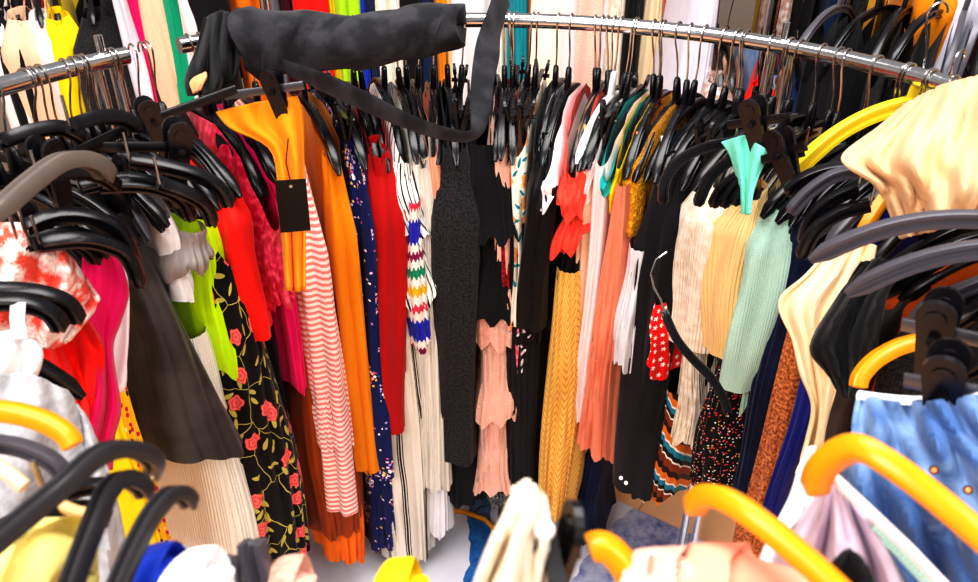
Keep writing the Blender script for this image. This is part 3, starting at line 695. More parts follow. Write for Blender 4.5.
clip_hanger('black clip hanger lying level over the left hangers', (84, 147), (181, 147), 1.08, 1.16, [.96], 1.1)
clip_hanger('black clip hanger at the right holding the aqua mint top', (728, 125), (791, 117), 1.34, 1.26, [.45], 1.1)
clip_hanger('black clip hanger at the right just below the yellow hanger', (762, 160), (806, 146), 1.30, 1.22, [.5], 1.1)
clip_hanger('dark grey clip hanger gripping the mustard orange trousers', (224, 96), (304, 85), 1.43, 1.40, [.64], 1.0, GREYMET)
# lilac camisole and neighbours, lower right
lc = drape('camisole', 'lilac satin camisole with pale straps at the lower right', 'camisole', [[(826, 486, .60), (834, 482, .58), (846, 490, .57)], [(800, 520, .60), (835, 520, .56), (868, 520, .56)], [(775, 552, .60), (835, 556, .55), (890, 556, .55)], [(770, 600, .60), (830, 600, .55), (910, 600, .55)]], M['lilac'], folds=((.010, 2.6, .3, 0), (.006, 5, 0, 1)), noise=.006)
for pts, mt in (([(833, 477, .56), (870, 512, .545), (908, 548, .54), (950, 592, .535)], M['blush']), ([(872, 525, .55), (900, 552, .545), (935, 590, .54)], M['mint'])):
    mb = MB(); mb.sweep([at(*p) for p in pts], [(.0045, .0045)]*len(pts), 8); mb.build('strap', mt, lc)
drape('chiffon_top', 'white chiffon top with thin strap left of the lilac camisole', 'top', [[(809, 448, .70), (814, 446, .70)], [(800, 470, .70), (814, 472, .69)], [(790, 500, .69), (816, 500, .67)], [(766, 545, .68), (812, 548, .65)], [(750, 590, .67), (805, 590, .64)]], M['white'], folds=((.006, 2, 0, 0),), n=16)
roll('jumper', 'salmon pink jumper shoulder blurred at the bottom right of centre', 'jumper', [(628, 596, .50, .018, .02), (655, 580, .50, .020, .02), (685, 576, .51, .018, .02), (712, 600, .52, .02, .02)], M['pink'], amp=.002)
roll('sweater', 'peach sweater shoulder blurred under the orange wooden hanger', 'sweater', [(686, 596, .50, .014, .02), (708, 572, .51, .016, .02), (745, 572, .52, .016, .02), (800, 604, .52, .02, .02)], M['pinkc'], amp=.002)
drape('blouse', 'off-white blouse bunched beside the black clip at the bottom centre', 'blouse', [[(514, 488, .50), (527, 480, .49), (543, 494, .50)], [(506, 512, .49), (526, 508, .46), (548, 524, .49)], [(490, 545, .49), (516, 548, .46), (546, 560, .49)], [(472, 592, .49), (508, 596, .46), (545, 598, .49)]], M['cream'], folds=((.010, 2.4, .8, 0), (.005, 5, 0, 2)), noise=.01)
h = empty('clothes_hanger'); new('shoulder_bar', HM['clip'], h); rz = math.radians(97); T = at(549, 552, .50); h.location = T - Vector((.145*math.cos(rz), .145*math.sin(rz), -.165)); h.rotation_euler = (0, 0, rz)
for s in (-1, 1): c = new('clip', CLIPM, h); c.location = (s*.145, 0, -.165); c.scale = (1.0, 1.0, 1.0)
tag(h, 'black clip hanger seen end on at the bottom centre', 'hanger')
mb = MB(); c = at(545, 530, .455); d = (c-CAM).normalized(); mb.sweep([c+d*.006, c-d*.002, c-d*.005], [.006, .006, .003], 12); 
b = mb.build('rivet', WHITEP); b.parent = h; bpy.context.view_layer.update(); b.matrix_parent_inverse = h.matrix_world.inverted(); b['label'] = 'white rivet'
roll('polo', 'cobalt blue polo shoulder blurred at the bottom left', 'polo', [(140, 590, .55, .016, .02), (157, 567, .55, .014, .02), (178, 586, .55, .016, .02)], M['blue'], amp=.001)
roll('shirt', 'white shirt shoulder blurred right of the cobalt blue polo', 'shirt', [(176, 594, .53, .014, .02), (198, 571, .53, .011, .02), (220, 594, .53, .014, .02)], M['white'], amp=.001)
roll('top', 'pale pink top end blurred below the rose dress', 'top', [(274, 598, .6, .014, .02), (289, 577, .6, .012, .02), (304, 598, .6, .014, .02)], M['pink'], amp=.001)
roll('vest', 'lemon yellow vest end blurred at the bottom centre left', 'top', [(384, 598, .6, .012, .02), (400, 579, .6, .010, .02), (416, 598, .6, .012, .02)], M['yellow'], amp=.001)
# a hanger slipped sideways, hangers on the near edge of the ring, a price tag
def tilted(label, pts, d, mat, r=(.0078, .0075), d1=None, sec=ISEC, hook=False):
    m = MB(); n = len(pts)-1; K = []
    for j in range(n*5+1):
        k = min(j//5, n-1); f = j/5-k; q = [pts[max(0, k-1)], pts[k], pts[k+1], pts[min(n, k+2)]]
        c = [.5*((2*q[1][i])+(-q[0][i]+q[2][i])*f+(2*q[0][i]-5*q[1][i]+4*q[2][i]-q[3][i])*f*f+(-q[0][i]+3*q[1][i]-3*q[2][i]+q[3][i])*f**3) for i in (0, 1)]
        K.append(at(c[0], c[1], d + ((d1 or d)-d)*j/(n*5)))
    o = empty('clothes_hanger', K[0]); b = m; b.sweep([p-K[0] for p in K], [(r[0]*(.6 if j == 0 else 1), r[1]*(.6 if j == 0 else 1)) for j in range(len(K))], section=sec, up=(0, 1, 0)); b.build('shoulder_bar', mat, o)
    mm = MB()
    if hook: P = [K[0], at(pts[0][0]-3, pts[0][1]-10, d), at(pts[0][0]-10, pts[0][1]-22, d), at(pts[0][0]-13, pts[0][1]-36, d), at(pts[0][0]-8, pts[0][1]-50, d), at(pts[0][0]+3, pts[0][1]-58, d)]
    else: P = [K[-1]+Vector((0, 0, z)) for z in (0, .02, .04)]
    mm.sweep([p-K[0] for p in P], .0022, 6); mm.build('hook', WIRE, o)
    return tag(o, label, 'hanger')
tilted('broad grey-brown hanger with shiny worn arm, largest at the far left', [(107, 176), (98, 165), (80, 159), (58, 163), (30, 183), (0, 208), (-50, 238)], 1.0, plastic('worn grey plastic', '6a615c', .3, .5), r=(.010, .012), d1=.85)
for P_ in ([(175, 206), (166, 191), (146, 182), (118, 180), (80, 188)], [(192, 219), (184, 202), (164, 190), (136, 185), (100, 186)], [(213, 225), (206, 207), (190, 195), (160, 184)], [(229, 206), (221, 190), (202, 177), (172, 168), (130, 160)],
           [(105, 255), (97, 243), (76, 234), (52, 236), (20, 246)], [(141, 287), (127, 256), (104, 244), (78, 240), (40, 244)], [(136, 268), (122, 234), (96, 219), (60, 216), (25, 228)], [(98, 262), (84, 246), (60, 240), (30, 245)], [(118, 188), (100, 176), (70, 172), (40, 180)], [(140, 128), (120, 118), (95, 118), (70, 126)], [(85, 140), (60, 128), (30, 132), (0, 142)]):
    tilted(crl, P_, 1.19 if P_[0][0] > 145 else 1.1, BLACKP, d1=1.1 if P_[0][0] > 145 else 1.0, r=(.0085, .0085))['group'] = cr
for P_, d_ in (([(787, 193), (800, 181), (824, 171), (852, 167)], 1.22), ([(790, 213), (808, 193), (834, 176), (864, 170)], 1.2), ([(803, 244), (812, 219), (830, 201), (858, 188)], 1.18), ([(801, 258), (815, 231), (840, 213), (870, 205)], 1.16),
           ([(663, 204), (665, 181), (680, 160), (706, 147), (735, 142)], 1.42), ([(697, 206), (711, 176), (735, 158), (764, 150)], 1.4), ([(712, 207), (722, 189), (742, 174), (770, 165)], 1.4), ([(722, 207), (735, 186), (758, 166), (785, 156)], 1.38), ([(733, 205), (750, 179), (775, 160), (804, 150)], 1.36)):
    tilted(crl2, P_, d_, BLACKP if d_ != 1.2 else GREYP, d1=d_-.04, r=(.0085, .0085))['group'] = cr2
tilted('black hanger lying over the red and white lace top, upper of two', [(79, 322), (67, 304), (40, 294), (0, 291), (-40, 294)], .97, BLACKP, d1=.9, r=(.0085, .0085))
tilted('black hanger lying over the red and white lace top, lower of two', [(62, 330), (50, 313), (25, 303), (-5, 302), (-40, 306)], .94, BLACKP, d1=.88, r=(.0085, .0085))
tilted('short orange wooden hanger end left of the big black clips', [(858, 388), (861, 376), (874, 361), (892, 350), (908, 344), (935, 338)], 1.0, ORGW, r=(.008, .010), sec=FLAT)
# sheets that hang at the left and right of the ring
def dd(rows, ds): return [[(x, y, ds[0]+(ds[1]-ds[0])*i/max(1, len(r)-1)) for i, (x, y) in enumerate(r)] for r in rows]
drape('lace_blouse', 'red and white lace print top draped at the far left', 'top', dd([[(-25, 222), (25, 223), (54, 240), (74, 262)], [(-25, 262), (32, 260), (70, 274), (92, 288)], [(-25, 302), (30, 308), (64, 308), (98, 304)], [(-25, 345), (30, 350), (56, 348), (70, 340)]], (.98, 1.08)), M['redlace'], folds=((.010, 2.2, .7, 0), (.006, 5, 1, 1)))
drape('dress', 'magenta jersey dress hanging between red lace top and white shirt', 'dress', dd([[(84, 250), (104, 246), (120, 262)], [(82, 290), (105, 290), (128, 292)], [(82, 325), (100, 328), (120, 322)], [(92, 350), (104, 352), (112, 350)], [(94, 400), (106, 402), (120, 408)], [(86, 436), (100, 446), (114, 436)], [(92, 470), (102, 470), (112, 470)]], (1.12, 1.17)), M['mag'], folds=((.008, 1.8, .6, 0),), n=20)
drape('shirt', 'white shirt with a pale pink cast hanging left of the leather skirt', 'shirt', dd([[(116, 270), (124, 262)], [(110, 300), (128, 292)], [(101, 332), (128, 332)], [(98, 376), (126, 380)], [(102, 388), (122, 392)]], (1.19, 1.19)), M['blush'], folds=((.005, 1.5, .5, 0),), n=16)
rv = drape('vest', 'bright red vest with blue trim below the red lace top', 'top', dd([[(40, 334), (64, 316), (90, 322)], [(42, 356), (70, 350), (104, 352)], [(54, 384), (80, 388), (99, 394)], [(58, 404), (82, 420), (96, 426)], [(60, 440), (82, 450), (96, 450)]], (1.09, 1.13)), M['red'], folds=((.012, 1.7, .9, .5), (.006, 4, -1, 0)), n=24)
mb = MB(); mb.sweep([at(x, y, z) for x, y, z in ((38, 332, 1.085), (52, 324, 1.09), (66, 320, 1.10), (80, 318, 1.11))], [(.010, .008)]*4, 10); mb.build('trim', M['blue'], rv)['label'] = 'blue trim'
drape('sweater', 'light grey knit sweater draped at the near left of the ring', 'sweater', dd([[(-30, 376), (28, 372), (66, 390), (86, 418)], [(-30, 402), (36, 404), (78, 420), (100, 448)], [(-30, 450), (40, 458), (90, 470), (114, 492)], [(-30, 520), (46, 520), (104, 520), (124, 540)], [(-30, 590), (50, 590), (110, 590), (134, 595)]], (.80, .86)), M['greyk'], folds=((.010, 1.6, .8, 0), (.006, 4, 1, 1)))
wb = drape('blouse', 'white cotton blouse with a strap above the light grey sweater', 'blouse', dd([[(-20, 336), (12, 330), (36, 342)], [(-20, 354), (16, 350), (42, 352)], [(-20, 372), (16, 376), (40, 366)], [(-20, 400), (16, 396), (34, 380)]], (.88, .93)), M['white'], folds=((.008, 1.6, .6, 0),), n=20)
mb = MB(); mb.sweep([at(18, 302, .90), at(17, 320, .90), at(20, 338, .905)], [(.009, .004)]*3, 10, up=(1, 0, 0)); mb.build('strap', M['white'], wb)
drape('tee', 'plain black tee with short sleeve hanging right of the butter cream shirt', 'top', dd([[(862, 262), (884, 258), (904, 268)], [(836, 300), (862, 296), (888, 292)], [(811, 346), (846, 336), (880, 330)], [(826, 372), (850, 372), (872, 370)], [(842, 397), (850, 398), (862, 396)]], (1.08, 1.03)), M['blk'], folds=((.008, 1.7, .7, 0), (.004, 5, 1, 0)), n=24)
drape('trousers', 'mustard orange trousers clipped left of the striped top, black tag beside', 'trousers', dd([[(216, 112), (256, 102), (297, 96)], [(230, 128), (264, 122), (303, 113)], [(270, 150), (286, 150), (304, 148)], [(279, 200), (292, 202), (305, 200)], [(283, 250), (294, 252), (305, 248)], [(286, 290), (296, 292), (305, 290)]], (1.44, 1.44)), M['must'], folds=((.010, 2.1, .5, 0),), n=24)
drape('jersey_vest', 'aqua mint jersey top clipped above the pale yellow cardigan', 'top', dd([[(721, 142), (744, 135), (767, 150)], [(731, 158), (747, 158), (763, 166)], [(739, 188), (747, 190), (753, 192)], [(742, 213), (747, 215), (750, 214)]], (1.36, 1.30)), M['aqua'], folds=((.008, 2, .5, 0),), n=20)
drape('blouse', 'black blouse with green print blurred at the bottom right', 'blouse', dd([[(836, 560), (850, 549), (864, 562)], [(828, 575), (850, 574), (872, 578)], [(820, 600), (850, 600), (880, 600)]], (.5, .5)), fb('black green print', p_mottle('121014', '4f8a2a', 60, .55, .62), 'smooth'), n=16, noise=.003)
bs = drape('shirt', 'butter cream cotton shirt with pointed collar hanging left of the black tee', 'shirt', [[(838, 240, 1.13), (858, 238, 1.12), (876, 246, 1.10)], [(806, 275, 1.14), (838, 274, 1.10), (868, 282, 1.09)], [(779, 302, 1.16), (815, 308, 1.11), (850, 318, 1.10)], [(793, 342, 1.16), (815, 346, 1.12), (840, 352, 1.11)], [(800, 372, 1.16), (818, 378, 1.13), (836, 388, 1.13)], [(812, 405, 1.17), (820, 410, 1.15), (828, 416, 1.15)], [(806, 440, 1.19), (814, 446, 1.18), (822, 450, 1.18)], [(796, 474, 1.2), (802, 478, 1.2), (812, 484, 1.2)]], M['butter'], n=30, m=50, folds=((.010, 1.7, .8, 0), (.005, 4, -1, 1)), noise=.01)
tilted('large blurred black hanger at lower left, topmost of three', [(153, 474), (154, 461), (140, 451), (118, 449), (94, 458), (60, 488), (0, 538), (-60, 588)], .60, DGREYP, d1=.47, r=(.0062, .0062))
tilted('large blurred black hanger at lower left, middle of three', [(147, 494), (138, 483), (122, 479), (108, 490), (95, 520), (72, 582), (50, 650)], .58, DGREYP, d1=.50, r=(.006, .006))
tilted('large blurred black hanger at lower left, nearest the cream skirt', [(191, 504), (184, 495), (172, 494), (160, 504), (143, 530), (118, 585), (95, 650)], .58, DGREYP, d1=.50, r=(.0056, .0056))
tilted('orange wooden hanger end at the left edge of the ring', [(74, 447), (64, 433), (40, 420), (0, 411), (-60, 412)], .64, ORGW, r=(.0068, .008), sec=FLAT)
tilted('thin grey hanger behind the blurred black ones', [(64, 474), (50, 460), (25, 449), (0, 444), (-50, 440)], .66, GREYP, r=(.006, .006))
tilted('slim cream hanger end at the lower left edge', [(26, 488), (14, 478), (0, 468), (-40, 445)], .64, plastic('cream plastic', 'e6cfae', .4), r=(.006, .007), sec=ROUND)
tilted('slim black hanger crossing behind the blurred ones', [(120, 492), (100, 486), (70, 492), (30, 512), (-30, 545)], .7, BLACKP, r=(.006, .006))
tilted('black hanger lying under the blurred ones at the lower left', [(104, 520), (85, 510), (60, 512), (20, 530), (-30, 560)], .66, BLACKP, d1=.55)
tilted('pale wood hanger end between the blurred black hangers', [(88, 514), (74, 511), (60, 505), (48, 500)], .6, plastic('pale wood', 'd8b078', .45), r=(.005, .005), sec=ROUND)
tilted('large orange wooden hanger at the right in front of the denim jacket', [(815, 488), (820, 471), (836, 455), (858, 448), (885, 461), (930, 494), (990, 545), (1050, 600)], .56, ORGW, r=(.0085, .0088), d1=.47, sec=FLAT)
tilted('orange wooden hanger at the bottom between the pink blouses', [(693, 507), (704, 497), (725, 499), (760, 522), (820, 572), (880, 630)], .55, ORGW, r=(.0076, .0078), d1=.46, sec=FLAT)
tilted('yellow hanger at the bottom centre beside the black clip', [(588, 549), (602, 546), (620, 560), (645, 600)], .5, ORGW, r=(.008, .008), sec=FLAT)
tilted('upright dark grey hanger at the bottom under the rose dress', [(252, 540), (254, 556), (262, 590), (266, 640)], .6, GREYP, r=(.009, .009))
tilted('dark grey hanger beside the upright one under the rose dress', [(232, 556), (230, 575), (232, 620)], .6, GREYP, r=(.007, .008))
roll('shirt', 'pale yellow shirt shoulder blurred at the bottom left corner', 'shirt', [(-20, 582, .55, .03, .03), (20, 564, .54, .03, .03), (55, 556, .55, .022, .03), (84, 572, .56, .012, .02)], M['paley'], amp=.002)
tilted('black hanger slipped sideways in front of the cream rib dress', [(664, 310), (671, 328), (680, 344), (694, 360), (708, 374), (718, 388), (725, 402), (728, 413)], 1.40, BLACKP, hook=True)
mb = MB(); mb.box((0, 0, 0), (.052, .0025, .098)); pt_ = mb.build('price_tag', plastic('black card', '1d1712', .6, .3), smooth=False); pt_.location = at(293, 206, 1.36); pt_.rotation_euler = (0, .03, .25); tag(pt_, 'blank black card tag hanging beside the mustard orange trousers', 'tag')
mb = MB(); p0 = Vector((0, 0, .05)); mb.sweep([p0, p0+Vector((-.004, .0, .03)), p0+Vector((.004, .006, .07))], .0011, 5); mb.build('string', M['blk'], pt_)
mb = MB(); mb.sweep([(0, .003, .038), (0, -.003, .038)], .003, 10); mb.build('eyelet', CHROME, pt_)

def stuck(name, mb, mat, host):
    o = mb.build(name, mat); bpy.context.view_layer.update(); o.parent = host; o.matrix_parent_inverse = host.matrix_world.inverted(); return o
ob = {o.get('label', '')[:26]: o for o in C.objects if o.get('label')}
js = ob['long black jumpsuit with b']
for px, py in ((621, 478), (626, 483)):
    mb = MB(); c = at(px, py, proj(js.location)[2]-.02) if False else at(px, py, 1.62); d = (c-CAM).normalized(); mb.sweep([c+d*.03, c, c-d*.003], [.0045, .0045, .003], 12); stuck('snap_button', mb, WHITEP, js)
# ------------------------------------------------------------------ neighbouring racks
def rail_rack(label, p0, p1, z=RAIL_Z):
    r = empty('clothes_rail', (p0[0], p0[1], 0)); tag(r, label, 'clothes rack')
    d = Vector((p1[0]-p0[0], p1[1]-p0[1], 0)); m = MB(); m.sweep([(0, 0, z), (d.x, d.y, z)], .016, 12, up=(0, 0, 1)); m.build('rail', CHROME, r)
    for t in (0, 1):
        m = MB(); m.sweep([(d.x*t, d.y*t, 0.03), (d.x*t, d.y*t, z)], .016, 12, up=(1, 0, 0)); m.build('post', CHROME, r)
        n = Vector((-d.y, d.x, 0)).normalized()*.25; b = Vector((d.x*t, d.y*t, .02)); m = MB(); m.sweep([b-n, b+n], .016, 10, up=(0, 0, 1)); m.build('foot_bar', CHROME, r)
    return r
def BG(name, cat, short, where, x, wpx, mat, typ, Y, yaw, hk='top', L=1.0, y=40, z=RAIL_Z, **k):
    """clothes on a straight rail that runs across at distance Y: seen at column x, row y"""
    # point on the vertical plane Y seen at (x, y)
    t = (291-y)/F; dep = Y/(cs + t*sn); X = (x-489)/F*dep
    th = wpx/2*dep/F/max(.35, abs(math.cos(math.radians(yaw))))
    rz = math.radians(-90+yaw); r = Vector((math.cos(rz), math.sin(rz), 0))
    loc = Vector((X, Y, z)) - r*.2
    o = make(name, short + ' ' + where, cat, loc, rz, mat, typ, L, w=k.pop('w', .2), th=min(th, .1), **k)
    if hk: hanger(hk, HDESC[hk] + ' holding the ' + short, loc, rz)
rail_rack('chrome rail behind the ring at the upper left', (-2.5, 2.62), (-.72, 2.62), RAIL_Z+.2)
YL = 2.62
for a in (
 ('shirt', 'shirt', 'white and slate shirt', 'at the far left of the back rack', 4, 22, M['white'], 'S'),
 ('jacket', 'jacket', 'black jacket', 'behind the peach blouse on the back left rack', 16, 24, M['blk'], 'S'),
 ('blouse', 'blouse', 'pale peach blouse', 'on the back left rack above the rail', 28, 34, M['beige'], 'S'),
 ('vest', 'top', 'bright red vest', 'between peach blouse and yellow cardigan on the back rack', 40, 14, M['red'], 'T'),
 ('blouse', 'blouse', 'blush white blouse', 'beside the yellow cardigan on the back rack', 47, 18, M['blush'], 'S'),
 ('cardigan', 'cardigan', 'yellow cardigan', 'on the back left rack above the rail end', 62, 26, M['yellow'], 'S'),
 ('coat', 'coat', 'black fur coat', 'on the back left rack right of the yellow cardigan', 102, 50, M['charc'], 'S'),
 ('blouse', 'blouse', 'pale grey blouse', 'beside the black fur coat on the back rack', 131, 7, M['lav'], 'S'),
 ('top', 'top', 'crimson top', 'low beside the nude dress on the back rack', 139, 12, M['hot'], 'T'),
 ('satin_dress', 'dress', 'nude beige satin dress', 'hanging at the back between black coat and green dress', 160, 44, M['beige'], 'T'),
 ('dress', 'dress', 'emerald green dress', 'hanging at the back right of the nude satin dress', 178, 30, M['green'], 'T'),
 ('dress', 'dress', 'white chiffon dress', 'right of the emerald green dress at the back', 190, 14, M['white'], 'T'),
 ('shirt', 'shirt', 'pale pink shirt', 'at the back behind the bunched black cardigan', 199, 14, M['blush'], 'S'),
 ('coat', 'coat', 'black wool coat', 'at the back right of the pale pink shirt', 212, 26, M['blk'], 'S')):
    BG(*a[:5], a[5]*1.35, *a[6:], YL, 22 if a[4] < 120 else 14, L=1.3 if 'dress' in a[0] else .95, z=RAIL_Z+(.06 if a[4] < 120 else .3))
rail_rack('chrome rail across the back behind the rolled black trousers', (-.62, 2.72), (.95, 2.72), RAIL_Z+.42)
YM = 2.72
lst = [('rust', 'orange cotton shirt', 'shirt', 'orange', 250, 22), ('gr', 'steel grey tunic', 'tunic', 'grey', 270, 22), ('y', 'maroon velvet top', 'top', 'maroon', 292, 18), ('r', 'red crepe shirt', 'shirt', 'red', 312, 18), ('y', 'lemon tunic', 'tunic', 'yellow', 331, 20), ('l', 'lime green shirt', 'shirt', 'lime', 346, 14), ('b', 'cobalt blue vest', 'vest', 'blue', 360, 16), ('g', 'slate tunic', 'tunic', 'navypl', 376, 20), ('w', 'ivory shirt', 'shirt', 'ivory', 394, 18), ('k', 'black shirt', 'shirt', 'blk', 412, 20), ('k', 'navy tunic', 'tunic', 'navypl', 428, 18), ('o', 'mustard vest', 'vest', 'must', 441, 14), ('y', 'pale yellow tunic', 'tunic', 'lyel', 454, 14), ('w', 'white shirt', 'shirt', 'white', 472, 26), ('w', 'ivory gauze tunic', 'tunic', 'ivory', 494, 22), ('t', 'petrol teal dress', 'dress', 'tealbl', 518, 22), ('o', 'copper orange vest', 'vest', 'rustor', 534, 12), ('c', 'cream blouse', 'blouse', 'cream', 548, 22), ('w', 'blush blouse', 'blouse', 'blush', 566, 22), ('c', 'beige pink blouse', 'blouse', 'pink', 582, 18), ('w', 'white gauze dress', 'dress', 'white', 598, 22), ('c', 'cream knit dress', 'dress', 'crib', 616, 22), ('k', 'black tunic', 'tunic', 'blk', 634, 20), ('c', 'butter cream tunic', 'tunic', 'butter', 652, 22), ('o', 'orange red print dress', 'dress', 'orprint', 672, 32), ('m', 'maroon velvet dress', 'dress', 'maroon', 692, 20), ('y', 'yellow vest', 'vest', 'yellow', 704, 12)]
for i, (_, sh, kind, mt, x, w) in enumerate(lst):
    BG(kind, kind, sh, 'on the back rack, next to the ' + lst[i-1 if i else 1][1], x, w*1.5, M[mt], 'S' if kind in ('shirt', 'blouse') else 'T', YM, RNG.uniform(-8, 8), L=1.5, y=30, amp=.012, z=RAIL_Z+.42)
rail_rack('chrome rail at the upper right behind the ring', (.80, 2.30), (2.35, 2.02))
lst = [('grey rose lace dress', 'dress', 'lav', 706, 40, 10, 2.34), ('white grey lace blouse', 'blouse', 'gmut', 726, 30, 20, 2.30), ('rosy beige dress', 'dress', 'beige', 742, 24, 40, 2.28), ('red jersey shirt', 'shirt', 'red', 772, 34, 40, 2.25), ('pale denim shirt', 'shirt', 'ltdenim', 790, 18, 20, 2.25), ('navy cotton shirt', 'shirt', 'navypl', 812, 34, 50, 2.22), ('lime vest', 'vest', 'lime', 836, 16, 45, 2.22), ('navy denim jacket', 'jacket', 'navy', 852, 32, 60, 2.2), ('black wool shirt', 'shirt', 'blk', 876, 30, 50, 2.18), ('peach print blouse', 'blouse', 'orprint', 890, 26, 8, 2.16), ('red sash top', 'top', 'red', 916, 22, 55, 2.15), ('yellow crepe blouse', 'blouse', 'must', 936, 26, 10, 2.12), ('lavender white blouse', 'blouse', 'lav', 958, 26, 20, 2.1), ('hot pink blouse', 'blouse', 'hot', 976, 18, 75, 2.1), ('pale lavender tunic', 'tunic', 'lav', 985, 26, 50, 2.08)]
for i, (sh, kind, mt, x, w, y, Y) in enumerate(lst):
    BG(kind, kind, sh, 'on the upper right rack, beside the ' + lst[i-1 if i else 1][0], x, w*1.4, M[mt], 'S' if kind in ('shirt', 'blouse', 'jacket') else 'T', Y, RNG.uniform(-25, 5), y=y, L=.95, hk='top' if i % 3 else 'clip', z=RAIL_Z+.30 if i in (0, 11, 12) else RAIL_Z-.06)
for i in range(17):
    x = .92 + i*.07; y = 2.10 - i*.016; rz = math.radians(-90 + RNG.uniform(-62, -25)); p = Vector((x, y, RAIL_Z+.12))
    make('dark_blouse', 'black or navy garment packed on the upper right rack behind the ring', 'top', p, rz, DARK[i % 6], 'T', .9, w=.19, th=.02, group='dark clothes on the upper right rack')
    hanger('grey' if i % 4 == 0 else 'top', 'black or grey hanger packed on the upper right rack behind the ring', p, rz, 'hangers on the upper right rack')
FAR = [('gmut', 'rose lace'), ('blk', 'black'), ('navypl', 'navy'), ('charc', 'charcoal knit'), ('navy', 'navy denim'), ('rustor', 'burnt orange'), ('blks', 'black satin'), ('maroon', 'maroon velvet'), ('twill', 'washed black'), ('must', 'mustard'), ('grey', 'steel grey'), ('blk2', 'black jersey'), ('denim', 'washed denim'), ('hot', 'hot pink'), ('lav', 'lavender white')]
rail_rack('chrome rail farthest back at the upper right', (.98, 2.95), (2.6, 2.85), RAIL_Z+.3)
for i, (mt, nm) in enumerate(FAR):
    x = 1.02 + i*.105; p = Vector((x, 2.95-i*.006, RAIL_Z+.3)); make('long_dress', 'long dress', 'dress', p, math.radians(-90+RNG.uniform(-30, 0)), M[mt], 'C', 1.5, w=.2, th=.05)['label'] = nm + ' long dress on the farthest rack at the upper right'
    hanger('top', 'black plastic hanger holding the ' + nm + ' long dress on the farthest rack', p, math.radians(-90))
mb = MB(); mb.sweep([(1.02, 2.15, 0), (1.02, 2.15, 1.9)], [(.022, .022)]*2, 4, up=(1, 0, 0)); tag(mb.build('wooden_post', plastic('brown wood', 'b8862e', .5, .3, nscale=8, var=.4), smooth=False), 'golden brown wooden post standing at the upper right behind the ring', 'post')

# ------------------------------------------------------------------ setting
def struct(name, mb, mat):
    o = mb.build(name, mat, smooth=False); o['kind'] = 'structure'; return o
def floor_mat():
    t = NT('terracotta tile floor'); tc = t.n('ShaderNodeTexCoord').outputs['Object']
    mp = t.n('ShaderNodeVectorRotate', rotation_type='Z_AXIS'); t.l(tc, mp.inputs['Vector']); mp.inputs['Angle'].default_value = .62
    br = t.n('ShaderNodeTexBrick'); br.offset = 0; t.l(mp.outputs[0], br.inputs['Vector'])
    br.inputs['Color1'].default_value = lin('f0a060'); br.inputs['Color2'].default_value = lin('f6bd88'); br.inputs['Mortar'].default_value = lin('d08a58')
    br.inputs['Scale'].default_value = 1; br.inputs['Brick Width'].default_value = .33; br.inputs['Row Height'].default_value = .33; br.inputs['Mortar Size'].default_value = .004
    n = t.noise(4, 5, tc); t.l(t.mix(t.math('MULTIPLY', n, .5), br.outputs['Color'], 'fbe0c8'), t.b.inputs['Base Color'])
    t.l(t.math('ADD', .18, t.math('MULTIPLY', n, .25)), t.b.inputs['Roughness']); t.bump(br.outputs['Fac'], .3, .002); return t.m
mb = MB(); mb.box((0, 1.5, -.05), (7, 7, .1)); struct('floor', mb, floor_mat())
wm = plastic('painted wall', 'a89f98', .8, .2, nscale=5, var=.08)
mb = MB(); mb.box((0, 4.65, 1.5), (7, .1, 3)); struct('wall_back', mb, wm)
mb = MB(); mb.box((-3.45, 1.5, 1.5), (.1, 6.2, 3)); struct('wall_left', mb, wm)
mb = MB(); mb.box((3.45, 1.5, 1.5), (.1, 6.2, 3)); struct('wall_right', mb, wm)
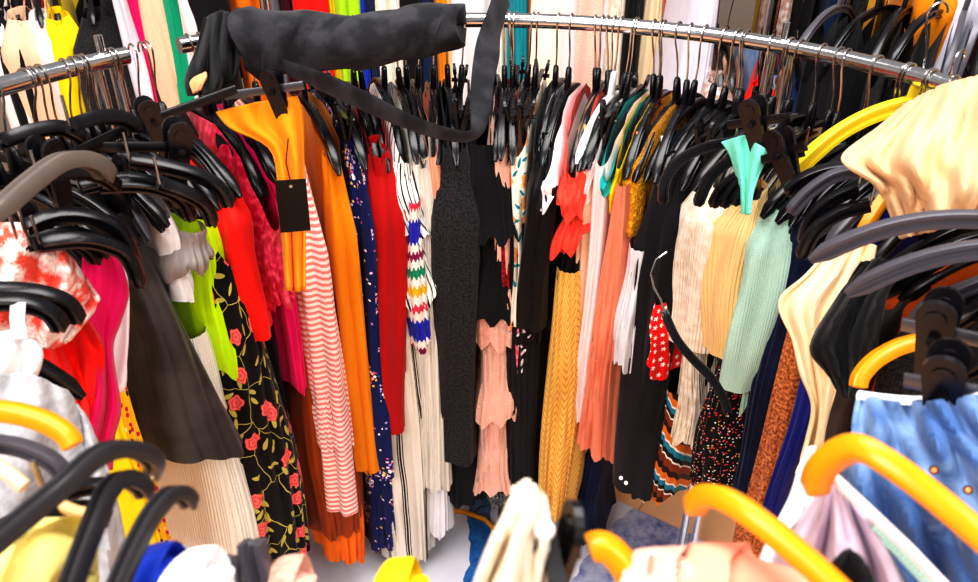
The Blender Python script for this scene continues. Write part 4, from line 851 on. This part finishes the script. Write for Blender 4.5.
# printed vinyl mats lying on the floor
def mat_print():
    t = NT('printed vinyl sheet'); tc = t.n('ShaderNodeTexCoord').outputs['Object']; x, y = t.xy(tc)
    base = t.mix(t.noise(9, 4, tc), 'f3eef2', 'd6d6e6')
    fig = t.mix(t.noise(45, 4, tc), '1f2a6a', '8f9ad0')
    xw = t.math('ADD', x, t.math('MULTIPLY', t.noise(7, 3, tc), .10))
    m1 = t.math('MULTIPLY', t.math('GREATER_THAN', xw, .36), t.math('LESS_THAN', xw, .60))
    xr = t.math('ADD', t.math('MULTIPLY', xw, .822), t.math('MULTIPLY', y, .569)); m2 = t.math('MULTIPLY', t.math('GREATER_THAN', xr, .06), t.math('LESS_THAN', xr, .13))
    blue = t.mix(t.noise(60, 3, tc), '0f3f86', '4b8fd0')
    c = t.mix(t.math('MULTIPLY', m1, t.math('MULTIPLY', t.math('MULTIPLY', t.noise(8, 5, tc), t.noise(30, 4, tc, .7)), 2.6)), base, fig); c = t.mix(m2, c, blue)
    t.l(c, t.b.inputs['Base Color']); t.b.inputs['Roughness'].default_value = .25; return t.m
mb = MB(); mb.box((0, 0, .004), (1.5, 1.0, .008)); o = mb.build('vinyl_mat', mat_print(), smooth=False); o.location = (-.085, 1.6, 0); o.rotation_euler = (0, 0, -.606)
tag(o, 'glossy white printed vinyl mat with blue patches lying on the tiles', 'mat')
# a hanger dropped on the floor
m = MB(); P = [(-.16, 0, .03), (-.10, .05, .018), (-.03, .085, .014), (.05, .09, .014), (.12, .06, .014), (.17, .0, .014)]; m.sweep(P, [(.009, .007)]*6, 8, up=(0, 0, 1)); o = m.build('clothes_hanger', ORGW)
mm = MB(); mm.sweep([(.0, .09, .014), (.01, .13, .014), (.04, .15, .014), (.05, .12, .014)], .0022, 6, up=(0, 0, 1)); mm.build('hook', WIRE, o)
o.location = (-.10, 1.70, .012); o.rotation_euler = (0, 0, -.5); tag(o, 'orange wooden hanger dropped on the floor below the ivory dress', 'hanger')

# ------------------------------------------------------------------ light
w = bpy.data.worlds.new('world'); bpy.context.scene.world = w; w.use_nodes = True
w.node_tree.nodes['Background'].inputs[0].default_value = (1, .985, .97, 1); w.node_tree.nodes['Background'].inputs[1].default_value = .45
def area(name, loc, target, size, power, col=(1, 1, 1)):
    l = bpy.data.lights.new(name, 'AREA'); l.shape = 'RECTANGLE'; l.size, l.size_y = size; l.energy = power; l.color = col
    o = bpy.data.objects.new(name, l); C.objects.link(o); o.location = loc
    o.rotation_euler = (Vector(target)-Vector(loc)).to_track_quat('-Z', 'Y').to_euler()
area('hall_light', (.0, 1.2, 4.2), (0, 1.3, 0), (3, 1.6), 170, (1, .98, .95))
area('side_light', (-1.6, -1.4, 3.4), (0, 1.8, .8), (1.6, 1.6), 120, (1, .99, .98))
area('side_light_far', (1.8, -1.2, 3.2), (0, 1.8, .8), (1.2, 1.2), 70, (1, .97, .93))
vs = bpy.context.scene.view_settings; vs.view_transform = 'Standard'; vs.exposure = -.55
try: vs.look = 'High Contrast'
except Exception as e: print('look', e)
bpy.context.view_layer.update()
